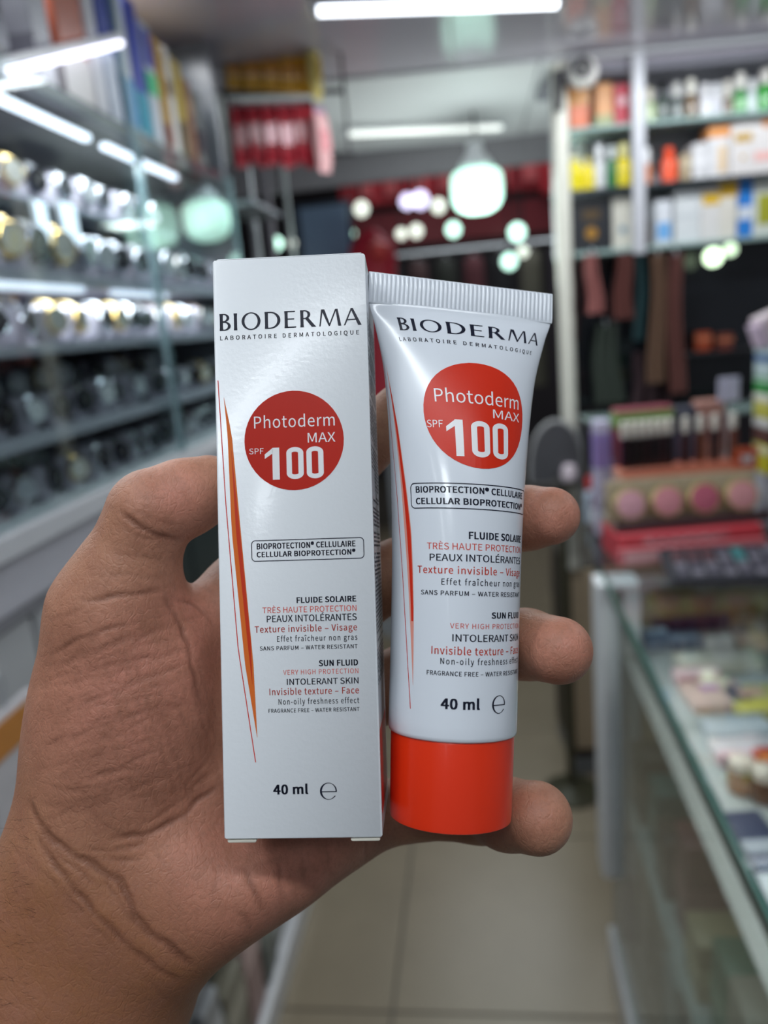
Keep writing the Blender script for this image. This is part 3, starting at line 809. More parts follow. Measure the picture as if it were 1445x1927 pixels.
# creases of the palm, the thumb and the wrist: polylines on the skin, depth, width in mm
CREASES = [
    ([(222, 957), (245, 978), (274, 997), (305, 1009), (340, 1019)], 1.3, 1.0),
    ([(218, 985), (250, 1003), (290, 1017), (338, 1026)], 0.5, 0.8),
    ([(150, 1131), (204, 1124), (255, 1117), (303, 1113)], 0.9, 1.0),
    ([(92, 1168), (134, 1153), (170, 1140)], 0.5, 0.8),
    ([(86, 1236), (134, 1211), (178, 1192), (223, 1179), (258, 1172)], 0.7, 0.9),
    ([(120, 1232), (150, 1214), (207, 1195), (250, 1185)], 0.35, 0.7),
    ([(240, 1219), (280, 1196), (315, 1172)], 0.55, 0.8),
    ([(310, 1126), (337, 1172), (353, 1214), (363, 1262), (372, 1300), (385, 1345)], 0.9, 1.1),
    ([(318, 1125), (360, 1136), (388, 1160), (412, 1193)], 0.7, 0.9),
    ([(376, 1101), (394, 1110), (408, 1123)], 0.6, 0.8),
    ([(417, 1471), (380, 1500), (340, 1536), (289, 1564), (250, 1573), (208, 1577)], 1.0, 1.1),
    ([(408, 1440), (345, 1500), (300, 1535), (255, 1556)], 0.4, 0.8),
    ([(54, 1508), (80, 1555), (108, 1587), (158, 1618), (200, 1643), (228, 1662), (246, 1700), (266, 1740), (326, 1786), (366, 1820)], 1.2, 1.3),
    ([(68, 1570), (100, 1620), (131, 1660), (174, 1712), (226, 1764), (262, 1796), (298, 1822), (340, 1850)], 0.9, 1.2),
    ([(150, 1500), (190, 1545), (240, 1575), (280, 1585)], 0.35, 0.8),
    ([(184, 1613), (225, 1616), (272, 1621)], 0.6, 0.9),
    ([(458, 1634), (474, 1665), (488, 1695), (500, 1716)], 0.9, 1.3),
    ([(436, 1708), (462, 1727), (474, 1752)], 0.9, 1.2),
    ([(407, 1623), (408, 1660), (392, 1718)], 0.35, 0.9),
    ([(520, 1600), (528, 1660), (530, 1718)], 0.45, 1.0),
    ([(560, 1590), (572, 1640), (580, 1690)], 0.35, 0.9),
    ([(686, 1578), (689, 1600), (686, 1626)], 1.2, 0.8),
    ([(415, 1385), (375, 1450), (330, 1495)], 0.4, 0.8),
    ([(940, 925), (944, 980), (938, 1040)], 0.8, 1.0),
    ([(928, 1150), (934, 1215), (940, 1285)], 0.8, 1.0),
    ([(908, 1560), (910, 1580), (906, 1600)], 0.6, 1.0),

    ([(60, 1530), (95, 1590), (140, 1632), (195, 1672)], .6, .8),
    ([(190, 1650), (222, 1690), (250, 1735), (300, 1780)], .5, .8),
    ([(85, 1640), (130, 1690), (180, 1745), (225, 1790)], .5, .9),
    ([(295, 1560), (255, 1592), (205, 1600), (150, 1596)], .45, .9),
    ([(330, 1545), (318, 1570), (300, 1600)], .4, .8),
    ([(225, 1470), (180, 1500), (110, 1515), (70, 1512)], .4, .8),
    ([(300, 1440), (235, 1478), (150, 1490), (75, 1470)], .35, .8),
    ([(262, 1300), (300, 1360), (330, 1430), (345, 1490)], .35, .8),
    ([(300, 1270), (335, 1330), (362, 1400)], .35, .8),
    ([(250, 960), (285, 975), (320, 985), (350, 990)], .35, .8),
    ([(330, 900), (350, 930), (362, 970)], .2, .8),
    ([(205, 1040), (255, 1046), (310, 1058)], .3, .8),
    ([(180, 1080), (240, 1082), (315, 1090)], .35, .8),
    ([(470, 1640), (505, 1620), (540, 1612)], .4, .9),
    ([(610, 1585), (618, 1625), (622, 1665)], .35, .9),
]
rng = random.Random(3)
CREASES = [(l, d_ * .8, w_ * .62) for l, d_, w_ in CREASES]
for k in range(30):                       # fine lines over the ball of the thumb, rising to the right
    y0 = 1235 + k * 11 + rng.uniform(-6, 6)
    x0, x1 = rng.uniform(75, 150), rng.uniform(280, 390)
    CREASES.append(([(x0 + (x1 - x0) * t, y0 - (x1 - x0) * 0.30 * t + 10 * math.sin(3 * t + k)) for t in (0, .25, .5, .75, 1)], rng.uniform(.18, .46), .42))
for k in range(26):                       # and the steeper set that crosses them
    x0 = 130 + k * 10.5 + rng.uniform(-6, 6)
    y0, y1 = rng.uniform(1205, 1300), rng.uniform(1420, 1550)
    CREASES.append(([(x0 + (y1 - y0) * 0.30 * t, y0 + (y1 - y0) * t) for t in (0, .25, .5, .75, 1)], rng.uniform(.12, .36), .4))
for k in range(16):                       # thumb skin
    t0 = k / 15
    x0, y0 = 150 + 90 * t0 + rng.uniform(-6, 6), 1110 - 190 * t0 + rng.uniform(-8, 8)
    CREASES.append(([(x0, y0), (x0 + 40, y0 + 6 + rng.uniform(-6, 6)), (x0 + 85, y0 + 18)], rng.uniform(.06, .16), .42))
for k in range(20):                       # lower palm
    x0, y0 = rng.uniform(190, 420), rng.uniform(1500, 1740)
    an = rng.choice([-.5, .7, 1.1]) + rng.uniform(-.2, .2)
    CREASES.append(([(x0, y0), (x0 + 35 * math.cos(an), y0 + 35 * math.sin(an)), (x0 + 75 * math.cos(an + .12), y0 + 75 * math.sin(an + .12))], rng.uniform(.06, .18), .45))
for k in range(22):                       # wrist skin
    x0, y0 = 10 + k * 17 + rng.uniform(-8, 8), 1545 + k * 16 + rng.uniform(-10, 10)
    CREASES.append(([(x0 - 10, y0 + 30), (x0 + 30, y0 + 75), (x0 + 75, y0 + 112)], rng.uniform(.1, .26), .5))
G = np.zeros_like(palm.d)
for line, dep, wid in CREASES:
    pts = []
    ext = [line[0]] + list(line) + [line[-1]]
    ph = rng.uniform(0, 6)
    for a0, a1, a2, a3 in zip(ext[:-3], ext[1:-2], ext[2:-1], ext[3:]):
        n = max(2, int(math.hypot(a2[0] - a1[0], a2[1] - a1[1]) / 2.6))
        for i in range(n):
            u = i / n
            x, y = (0.5 * (2 * a1[c] + (a2[c] - a0[c]) * u + (2 * a0[c] - 5 * a1[c] + 4 * a2[c] - a3[c]) * u * u + (3 * a1[c] - a0[c] - 3 * a2[c] + a3[c]) * u ** 3) for c in (0, 1))
            p = surf(x + 1.5 * math.sin(len(pts) * .31 + ph), y + 1.5 * math.cos(len(pts) * .23 + ph))
            if p is not None:
                pts.append(p)
    for j, p in enumerate(pts):
        e = min(1.0, 0.12 + min(j, len(pts) - 1 - j) / 16.0) * (.8 + .2 * math.sin(j * .21 + ph))
        m = wid * 2.2
        sl, g = palm.block(p - m, p + m)
        q = (g[0] - p[0]) ** 2 + (g[1] - p[1]) ** 2 + (g[2] - p[2]) ** 2
        G[sl] = np.maximum(G[sl], dep * e * np.exp(-q / (wid * wid)))
palm.d = palm.d + G * 0.9
def surface_nets(d):
    s = d < 0
    c = np.zeros(np.array(d.shape) - 1, np.uint8)
    for dx in (0, 1):
        for dy in (0, 1):
            for dz in (0, 1):
                c += s[dx:c.shape[0] + dx, dy:c.shape[1] + dy, dz:c.shape[2] + dz]
    idx = np.argwhere((c > 0) & (c < 8))
    num = np.full(c.shape, -1, np.int32)
    num[tuple(idx.T)] = np.arange(len(idx))
    off = np.array([(x, y, z) for x in (0, 1) for y in (0, 1) for z in (0, 1)])
    val = np.stack([d[tuple((idx + o).T)] for o in off], 1)
    acc, cnt = np.zeros((len(idx), 3)), np.zeros(len(idx))
    for a in range(8):
        for b in range(a + 1, 8):
            if np.abs(off[a] - off[b]).sum() == 1:
                va, vb = val[:, a], val[:, b]
                m = (va < 0) != (vb < 0)
                t = np.where(m, va / np.where(m, va - vb, 1), 0)
                acc += m[:, None] * (off[a] + t[:, None] * (off[b] - off[a]))
                cnt += m
    V = idx + acc / cnt[:, None]
    quads = []
    for ax in range(3):
        sl0, sl1 = [slice(None)] * 3, [slice(None)] * 3
        sl0[ax], sl1[ax] = slice(0, -1), slice(1, None)
        ch = s[tuple(sl0)] != s[tuple(sl1)]
        e = np.argwhere(ch)
        o1, o2 = (ax + 1) % 3, (ax + 2) % 3
        ok = (e[:, o1] > 0) & (e[:, o2] > 0) & (e[:, o1] < d.shape[o1] - 1) & (e[:, o2] < d.shape[o2] - 1)
        e = e[ok]
        def cell(a, b):
            q = e.copy()
            q[:, o1] -= a
            q[:, o2] -= b
            return num[tuple(q.T)]
        Q = np.stack([cell(1, 1), cell(0, 1), cell(0, 0), cell(1, 0)], 1)
        inside = s[tuple(e.T)]
        Q[~inside] = Q[~inside][:, ::-1]
        quads.append(Q)
    return V, np.concatenate(quads)
HV, HQ = surface_nets(palm.d)
HV = palm.lo + HV * HS
for _ in range(1):                        # one light smoothing pass
    nb, ct = np.zeros_like(HV), np.zeros(len(HV))
    for a, b in ((0, 1), (1, 2), (2, 3), (3, 0)):
        np.add.at(nb, HQ[:, a], HV[HQ[:, b]])
        np.add.at(ct, HQ[:, a], 1)
    HV = HV * 0.7 + nb / np.maximum(ct, 1)[:, None] * 0.3
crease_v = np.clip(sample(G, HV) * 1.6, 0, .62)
def blob(px, py, D, r):
    return np.exp(-((HV - un(px, py, D)) ** 2).sum(1) / (r * r))
pink = sum(blob(*b) for b in [(230, 1330, 196, 30), (400, 1690, 198, 20), (560, 1600, 208, 22), (1050, 970, 206, 13), (1065, 1220, 193, 13), (1030, 1530, 188, 13), (350, 1190, 205, 14), (330, 930, 196, 12)])
brown = sum(blob(*b) for b in [(60, 1450, 214, 16), (90, 1200, 212, 13), (165, 1060, 208, 12), (120, 1760, 196, 26), (330, 1840, 206, 20), (60, 1930, 198, 30), (870, 1560, 222, 14), (225, 960, 206, 8), (980, 1150, 212, 6)])
HW = to_world(HV)
horg = to_world(un(212, 1690, 213))
hand = bpy.data.meshes.new('hand')
hand.vertices.add(len(HW))
hand.vertices.foreach_set('co', (HW - horg).astype(np.float32).ravel())
hand.loops.add(HQ.size)
hand.loops.foreach_set('vertex_index', HQ.astype(np.int32).ravel())
hand.polygons.add(len(HQ))
hand.polygons.foreach_set('loop_start', np.arange(0, HQ.size, 4, dtype=np.int32))
hand.polygons.foreach_set('loop_total', np.full(len(HQ), 4, np.int32))
hand.update(calc_edges=True)
hand.shade_smooth()
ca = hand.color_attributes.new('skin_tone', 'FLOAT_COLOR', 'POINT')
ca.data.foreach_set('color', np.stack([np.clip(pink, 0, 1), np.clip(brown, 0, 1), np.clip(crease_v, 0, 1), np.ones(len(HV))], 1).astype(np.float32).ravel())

def skin_mat():
    m = bpy.data.materials.new('skin')
    m.use_nodes = True
    nt = m.node_tree
    N, L = nt.nodes.new, nt.links.new
    b = nt.nodes['Principled BSDF']
    at_ = N('ShaderNodeAttribute')
    at_.attribute_name = 'skin_tone'
    sp = N('ShaderNodeSeparateColor')
    L(at_.outputs['Color'], sp.inputs[0])
    tc = N('ShaderNodeTexCoord')
    def noise(scale, detail, rough=0.6):
        n = N('ShaderNodeTexNoise')
        n.inputs['Scale'].default_value = scale
        n.inputs['Detail'].default_value = detail
        n.inputs['Roughness'].default_value = rough
        L(tc.outputs['Object'], n.inputs['Vector'])
        return n
    def mix(fac, a, bcol):
        x = N('ShaderNodeMix')
        x.data_type = 'RGBA'
        if isinstance(fac, float):
            x.inputs[0].default_value = fac
        else:
            L(fac, x.inputs[0])
        L(a, x.inputs[6]) if not isinstance(a, tuple) else setattr(x.inputs[6], 'default_value', a)
        L(bcol, x.inputs[7]) if not isinstance(bcol, tuple) else setattr(x.inputs[7], 'default_value', bcol)
        return x.outputs[2]
    def ramp(sock, lo, hi):
        r = N('ShaderNodeMapRange')
        r.inputs[1].default_value, r.inputs[2].default_value = lo, hi
        L(sock, r.inputs[0])
        return r.outputs[0]
    c = mix(sp.outputs[0], lin((176, 130, 102)), lin((190, 128, 108)))
    c = mix(sp.outputs[1], c, lin((150, 100, 68)))
    n1 = noise(110, 5)
    c = mix(ramp(n1.outputs['Fac'], 0.35, 0.8), c, lin((156, 106, 84)))
    n2 = noise(900, 3)
    mm = N('ShaderNodeMath'); mm.operation = 'MULTIPLY'; mm.inputs[1].default_value = 0.35
    L(ramp(n2.outputs['Fac'], 0.45, 0.75), mm.inputs[0])
    c = mix(mm.outputs[0], c, lin((132, 86, 68)))
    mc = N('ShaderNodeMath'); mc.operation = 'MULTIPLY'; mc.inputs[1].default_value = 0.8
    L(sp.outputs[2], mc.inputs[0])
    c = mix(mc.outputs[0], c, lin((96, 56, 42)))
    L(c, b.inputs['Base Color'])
    b.inputs['Roughness'].default_value = 0.52
    b.inputs['Specular IOR Level'].default_value = 0.4
    b.inputs['Subsurface Weight'].default_value = 0.12
    b.inputs['Subsurface Radius'].default_value = (1.0, 0.35, 0.2)
    b.inputs['Subsurface Scale'].default_value = 0.003
    # skin relief: a fine net of lines and pores
    vo = N('ShaderNodeTexVoronoi')
    vo.feature = 'DISTANCE_TO_EDGE'
    vo.inputs['Scale'].default_value = 520
    mp = N('ShaderNodeMapping')
    mp.inputs['Scale'].default_value = (1.0, 0.8, 0.55)
    mp.inputs['Rotation'].default_value = (0.2, 0.5, 0.3)
    nz = noise(160, 2)
    va = N('ShaderNodeVectorMath'); va.operation = 'SCALE'; va.inputs[3].default_value = 0.006
    L(nz.outputs['Color'], va.inputs[0])
    vb = N('ShaderNodeVectorMath'); vb.operation = 'ADD'
    L(tc.outputs['Object'], vb.inputs[0]); L(va.outputs[0], vb.inputs[1])
    L(vb.outputs[0], mp.inputs[0]); L(mp.outputs[0], vo.inputs['Vector'])
    e = ramp(vo.outputs['Distance'], 0.0, 0.16)
    h = N('ShaderNodeMath'); h.operation = 'MULTIPLY_ADD'; h.inputs[1].default_value = 0.5
    L(e, h.inputs[0]); L(noise(2200, 2).outputs['Fac'], h.inputs[2])
    bp = N('ShaderNodeBump')
    bp.inputs['Strength'].default_value = 0.5
    bp.inputs['Distance'].default_value = 0.00022
    L(h.outputs[0], bp.inputs['Height'])
    L(bp.outputs[0], b.inputs['Normal'])
    return m
SKIN = skin_mat()
hand.materials.append(SKIN)
HAND = link('hand', hand)
HAND.location = tuple(horg)
tag(HAND, 'bare left hand and wrist, palm forward, holding the white box and the tube', 'hand')
# finger nails on the far side of each finger tip
NAIL = mat((214, 172, 156), 0.3, var=0.03, scale=300)
def nail(a, b, r, up, wid=5.2, ln=10.5):
    a, b = un(*a), un(*b)
    t = (b - a) / np.linalg.norm(b - a)
    up = np.array(up, float)
    up -= up @ t * t
    up /= np.linalg.norm(up)
    sd = np.cross(t, up)
    mb, n = MB(), 9
    vs, fs = [], []
    for lift in (0.32, -0.35):
        for i in range(n):
            for j in range(n):
                u, v = i / (n - 1) * 2 - 1, j / (n - 1)
                w = wid * (1 - 0.18 * v ** 6) * math.sqrt(max(0.05, 1 - max(0, (0.18 - v) / 0.18) ** 2 * 0.7))
                an = u * w / r
                q = b + t * (r * 0.25 - ln + v * ln) + (sd * math.sin(an) + up * math.cos(an)) * (r * (1 - 0.10 * v * v) + lift)
                vs.append(tuple(to_world(q) - horg))
    for i in range(n - 1):
        for j in range(n - 1):
            k = i * n + j
            fs += [(k, k + n, k + n + 1, k + 1), (n * n + k, n * n + k + 1, n * n + k + n + 1, n * n + k + n)]
    rim = [(i, 0) for i in range(n)] + [(n - 1, j) for j in range(1, n)] + [(i, n - 1) for i in range(n - 2, -1, -1)] + [(0, j) for j in range(n - 2, 0, -1)]
    for k in range(len(rim)):
        p, q = rim[k], rim[(k + 1) % len(rim)]
        fs.append((p[0] * n + p[1], n * n + p[0] * n + p[1], n * n + q[0] * n + q[1], q[0] * n + q[1]))
    mb.add(vs, fs)
    part('nail', mb, NAIL, HAND)
nail(TH2[0][:3], TH2[2][:3], 9.6, (-0.15, 1, -0.55), 6.2, 12)
nail(FINGERS['index'][2][:3], FINGERS['index'][3][:3], 7.9, (0.2, 0.3, -1))
nail(FINGERS['middle'][3][:3], FINGERS['middle'][4][:3], 8.0, (0.1, 0.3, -1))
nail(FINGERS['ring'][3][:3], FINGERS['ring'][4][:3], 8.7, (0.25, 0.25, -1), 5.0, 8.5)
nail(FINGERS['pinky'][3][:3], FINGERS['pinky'][4][:3], 8.9, (0.25, 0.2, -1), 4.4, 7.5)
# short dark hairs along the edge of the wrist
hr, mbh = random.Random(5), MB()
for k in range(70):
    px = hr.uniform(2, 70)
    py = hr.uniform(1540, 1900)
    p = surf(px, py)
    if p is None:
        continue
    L_ = hr.uniform(1.5, 4)
    d = np.array([-0.75 + hr.uniform(-.5, .4), 0.35 + hr.uniform(-.6, .5), 0.35])
    q = [p - d * 0.2, p + d * L_ * 0.5 + np.array([0, 0, .25]), p + d * L_ + np.array([-.3, -.3, -.1])]
    mbh.tube([tuple(to_world(v) - horg) for v in q], [0.00003, 0.000025, 0.00001], 3)
tag(part('arm_hair', mbh, mat((30, 20, 16), 0.5, var=0), HAND, False), 'sparse dark hairs on the wrist', kind='stuff')

# ------------------------------------------------------------------ print on the packages
_txt = {}
try:                                        # a plain grotesque that ships with Blender; the built-in face otherwise
    FONT = bpy.data.fonts.load(bpy.utils.system_resource('DATAFILES', path='fonts') + '/Noto Sans CJK Regular.woff2')
except Exception:
    FONT = None
def text2d(s, bold=0.0, space=1.0):
    k = (s, bold, space)
    if k not in _txt:
        cu = bpy.data.curves.new('t', 'FONT')
        if FONT:
            cu.font = FONT
        cu.body, cu.space_character, cu.resolution_u = s, space, 3
        o = bpy.data.objects.new('t', cu)
        COL.objects.link(o)
        ev = o.evaluated_get(bpy.context.evaluated_depsgraph_get())
        me = ev.to_mesh()
        V, P = [(v.co.x, v.co.y) for v in me.vertices], [tuple(p.vertices) for p in me.polygons]
        if bold > 0:                        # heavier strokes: the outline repeated a hair to each side
            n = len(V)
            sh = [(dx * bold, dy * bold) for dx, dy in ((-1, .5), (1, .5), (-1, -.5), (1, -.5), (0, 0))]
            V, P = [(x + a, y + b) for a, b in sh for x, y in V], [tuple(i + k2 * n for i in p) for k2 in range(len(sh)) for p in P]
        _txt[k] = (V, P)
        ev.to_mesh_clear()
        bpy.data.objects.remove(o)
        bpy.data.curves.remove(cu)
    return _txt[k]
def fit_text(s, x0, x1, y0, cap, bold=0.0, space=1.0):
    V, Fc = text2d(s, bold, space)
    H = max(v[1] for v in text2d('H', bold)[0]) - min(v[1] for v in text2d('H', bold)[0])
    xs = [v[0] for v in V]
    a, b = min(xs), max(xs)
    base = min(v[1] for v in text2d('H', bold)[0])
    return [(x0 + (x - a) / (b - a) * (x1 - x0), y0 + (y - base) / H * cap) for x, y in V], Fc
class Flat:
    """flat shapes in face coordinates"""
    def __init__(s):
        s.v, s.f = [], []
    def add(s, V, Fc):
        b = len(s.v)
        s.v += V
        s.f += [tuple(i + b for i in f) for f in Fc]
        return s
    def band(s, A, B, close=False):
        n = len(A)
        return s.add(list(A) + list(B), [(i, (i + 1) % n, n + (i + 1) % n, n + i) for i in range(n if close else n - 1)])
    def rect(s, x0, y0, x1, y1, n=1):
        return s.band([(x0 + (x1 - x0) * i / n, y0) for i in range(n + 1)], [(x0 + (x1 - x0) * i / n, y1) for i in range(n + 1)])
    def place(s, x0, x1, y0, cap, fx=1.0):
        s.v = [(x0 + x * (x1 - x0) / fx, y0 + y * cap) for x, y in s.v]
        return s
def arc(cx, cy, rx, ry, a0, a1, n=18):
    return [(cx + rx * math.cos(a0 + (a1 - a0) * i / n), cy + ry * math.sin(a0 + (a1 - a0) * i / n)) for i in range(n + 1)]
def wordmark():                            # flared capitals with thick and thin strokes
    f, x = Flat(), 0.0
    H = PI / 2
    def stem(x0, w=0.17):
        f.band([(x0 - .015, 0), (x0, .2), (x0, .8), (x0 - .015, 1)], [(x0 + w + .015, 0), (x0 + w, .2), (x0 + w, .8), (x0 + w + .015, 1)])
    def bowl(x0, cy, rx, ry, w, h):
        f.band([(x0, cy - ry)] + arc(x0 + rx * .25, cy, rx, ry, -H, H) + [(x0, cy + ry)],
               [(x0, cy - ry + h)] + arc(x0 + rx * .25, cy, rx - w, ry - h, -H, H) + [(x0, cy + ry - h)])
    def bar(x0, x1, y, h=.075):
        f.band([(x0, y), (x1, y)], [(x0, y + h), (x1 + .01, y + h)])
    def slant(xa, xb, wa, wb):
        f.band([(xa, 0), (xb, 1)], [(xa + wa, 0), (xb + wb, 1)])
    stem(0); bowl(.15, .755, .30, .245, .15, .065); bowl(.15, .27, .36, .27, .16, .07); x = .78
    stem(x); x += .42
    f.band(arc(x + .52, .5, .52, .52, 0, 2 * PI, 36), arc(x + .52, .5, .36, .455, 0, 2 * PI, 36)); x += 1.28
    stem(x); bowl(x + .15, .5, .56, .5, .17, .07); x += 1.08
    stem(x); bar(x + .1, x + .58, .925); bar(x + .1, x + .52, .48); bar(x + .1, x + .62, 0); x += .86
    stem(x); bowl(x + .15, .74, .32, .26, .155, .065)
    f.band([(x + .62, 0), (x + .26, .5)], [(x + .86, 0), (x + .44, .54)]); x += 1.02
    slant(x, x + .12, .075, .10); f.band([(x + .12, 1), (x + .50, .05)], [(x + .30, 1), (x + .60, .05)])
    slant(x + .50, x + .88, .08, .085); slant(x + 1.03, x + .90, .17, .12); x += 1.33
    slant(x, x + .40, .085, .09); f.band([(x + .78, 0), (x + .38, 1)], [(x + .97, 0), (x + .52, 1)]); bar(x + .2, x + .72, .30, .07)
    f.w = x + .97
    f.v = [(a / f.w, b) for a, b in f.v]
    return f
def numeral_100():
    f = Flat()
    f.band([(.13, 0), (.13, .80)], [(.25, 0), (.25, 1)])
    f.band([(0, .80), (.14, 1)], [(0, .66), (.14, .83)])
    f.add([(.13, .80), (.25, 1), (.13, 1)], [(0, 1, 2)])
    for x in (.37, .71):
        w, t = .29, .09
        o = arc(x + w / 2, 1 - w * .62, w / 2, w * .62, 0, PI, 14) + arc(x + w / 2, w * .62, w / 2, w * .62, PI, 2 * PI, 14)
        i = arc(x + w / 2, 1 - w * .62, w / 2 - t, w * .62 - .145, 0, PI, 14) + arc(x + w / 2, w * .62, w / 2 - t, w * .62 - .145, PI, 2 * PI, 14)
        f.band(o, i, True)
    return f
def e_mark():                              # the estimated sign
    f = Flat()
    f.band(arc(.5, .5, .5, .5, 0, 1.82 * PI, 40), arc(.52, .5, .40, .465, 0, 1.80 * PI, 40))
    f.rect(.10, .44, .99, .50)
    return f
def round_frame(x0, x1, y0, y1, r, t):
    def rr(i):
        P = []
        for cx, cyy, a in ((x1 - r, y1 - r, 0), (x0 + r, y1 - r, PI / 2), (x0 + r, y0 + r, PI), (x1 - r, y0 + r, 1.5 * PI)):
            P += arc(cx, cyy, r - i, r - i, a, a + PI / 2, 5)
        Q = []
        for a, b in zip(P, P[1:] + P[:1]):
            n = max(1, int(abs(a[0] - b[0]) / 1.2))
            Q += [(a[0] + (b[0] - a[0]) * k / n, a[1] + (b[1] - a[1]) * k / n) for k in range(n)]
        return Q
    return rr(0), rr(t)
def disc(cx, cyy, rx, ry, n=12):
    f = Flat()
    prev = [(cx, cyy)] * 48
    for k in range(1, n + 1):
        ring = arc(cx, cyy, rx * k / n, ry * k / n, 0, 2 * PI * 47 / 48, 47)
        f.band(prev, ring, True)
        prev = ring
    return f
INK = mat((22, 26, 44), 0.35, var=0.0)
RED = mat((208, 46, 22), 0.32, var=0.0)
REDBOX = mat((182, 36, 20), 0.32, var=0.0)
REDT = mat((206, 66, 44), 0.4, var=0.0)
ORANGE = mat((216, 108, 44), 0.35, var=0.0)
PINKISH = mat((226, 150, 134), 0.35, var=0.0)
PALE = mat((232, 232, 234), 0.35, var=0.0)
GREYINK = mat((88, 90, 98), 0.45, var=0.0)
for m_ in (INK, RED, REDBOX, REDT, ORANGE, GREYINK):
    m_.node_tree.nodes['Principled BSDF'].inputs['Specular IOR Level'].default_value = 0.25
def printed(name, flat, m, parent, mapper, off, label=None, cut=False):
    me = bpy.data.meshes.new(name)
    if cut:                                 # cut into small facets so that the print follows the curve
        me.from_pydata([(x, y, 0) for x, y in flat.v], [], flat.f)
        bm = bmesh.new()
        bm.from_mesh(me)
        for ax, st in ((0, 1.3), (1, 2.2)):
            lo, hi = min(v[ax] for v in flat.v), max(v[ax] for v in flat.v)
            c = math.ceil(lo / st) * st
            while c < hi:
                n = [0, 0, 0]
                n[ax] = 1
                bmesh.ops.bisect_plane(bm, geom=bm.verts[:] + bm.edges[:] + bm.faces[:], plane_co=[c if i == ax else 0 for i in range(3)], plane_no=n)
                c += st
        for v in bm.verts:
            v.co = mapper(v.co.x, v.co.y, off)
        bm.to_mesh(me)
        bm.free()
    else:
        me.from_pydata([mapper(x, y, off) for x, y in flat.v], [], flat.f)
    me.materials.append(m)
    me.update()
    return tag(link(name, me, parent), label)

# ------------------------------------------------------------------ the carton
BR = np.array([[0.99835772, -0.03096353, -0.0481988], [0.03326666, 0.99830575, 0.04773846], [0.04663897, -0.04926346, 0.9976963]])
BT = np.array([-21.5192, -7.349, -187.0765])
BW, BH, BD = 19.0, 70.68, 31.0
def cam_matrix(Rc, tc):
    W = ROT @ Rc
    o = to_world(tc)
    return Matrix([[W[i][0], W[i][1], W[i][2], o[i]] for i in range(3)] + [[0, 0, 0, 1]])
carton = link('sunscreen_carton', None)
carton.matrix_world = cam_matrix(BR, BT)
tag(carton, 'tall white folding carton with a red printed disc held upright in the hand', 'box')
mm = 0.001
CARD = mat((226, 230, 234), 0.30, var=0.006, scale=900, coat=0.25)
nt_ = CARD.node_tree                        # the slight orange peel of coated board
nz_, bp_, tc_ = nt_.nodes.new('ShaderNodeTexNoise'), nt_.nodes.new('ShaderNodeBump'), nt_.nodes.new('ShaderNodeTexCoord')
nz_.inputs['Scale'].default_value, nz_.inputs['Detail'].default_value = 700, 4
bp_.inputs['Strength'].default_value, bp_.inputs['Distance'].default_value = 0.25, 0.0002
nt_.links.new(tc_.outputs['Object'], nz_.inputs['Vector'])
nt_.links.new(nz_.outputs['Fac'], bp_.inputs['Height'])
nt_.links.new(bp_.outputs[0], nt_.nodes['Principled BSDF'].inputs['Normal'])
nt_.links.new(bp_.outputs[0], nt_.nodes['Principled BSDF'].inputs['Coat Normal'])
CARDIN = mat((222, 218, 204), 0.6, var=0.03, scale=300)
b = MB()
b.box((-BW * mm, -BH * mm, -BD * mm), (BW * mm, BH * mm, 0), 0.0004)
part('carton_body', b, CARD, carton)
b = MB().box((-BW * mm + .0006, BH * mm - .0002, -BD * mm + .001), (BW * mm - .0006, BH * mm + .0006, -.0008), 0.0004)
part('top_flap', b, CARD, carton)
for sx in (-1, 1):                          # the ends of the tuck flap that stick out below
    xo, xi = sx * (BW - .6), sx * (BW - 7.6)
    b = MB().box((min(xo, xi) * mm, (-BH - 1.1) * mm, -.0075), (max(xo, xi) * mm, (-BH - .1) * mm, -.0006), 0.0003)
    part('flap_tab', b, CARDIN, carton)
def onbox(x, y, off):
    return (x * mm, y * mm, off * mm)
def oncside(x, y, off):
    return ((BW + off) * mm, y * mm, x * mm)
def box_text(s, x0, x1, y0, cap, m, bold=0.0, space=1.0, off=0.05):
    f = Flat().add(*fit_text(s, x0, x1, y0, cap, bold, space))
    printed('printed_line', f, m, carton, onbox, off)
printed('brand_lettering', wordmark().place(-17.5, 17.7, 52.85, 4.25), INK, carton, onbox, .05)
box_text('LABORATOIRE DERMATOLOGIQUE', -17.5, 17.0, 50.5, 1.05, INK, 0.006, 1.25)
printed('printed_disc', disc(0.26, 24.95, 12.25, 12.25), REDBOX, carton, onbox, .05)
box_text('Photoderm', -9.5, 10.4, 28.2, 2.95, PALE, 0, 1.02, .09)
box_text('MAX', 3.65, 10.45, 24.23, 2.36, PALE, 0.0, 1.0, .09)
box_text('SPF', -10.85, -7.3, 21.89, 1.38, PALE, 0.0, 1.0, .09)
printed('spf_number', numeral_100().place(-7.05, 7.4, 15.42, 7.85), PALE, carton, onbox, .09)
fo, fi = round_frame(-10.9, 16.7, -4.45, 0.75, 1.0, 0.2)
printed('printed_frame', Flat().band(fo, fi, True), INK, carton, onbox, .05)
box_text('BIOPROTECTION® CELLULAIRE', -9.55, 14.6, -1.46, 1.42, INK, 0.013, 1.03)
box_text('CELLULAR BIOPROTECTION®', -9.6, 14.55, -3.4, 1.3, INK, 0.013, 1.03)
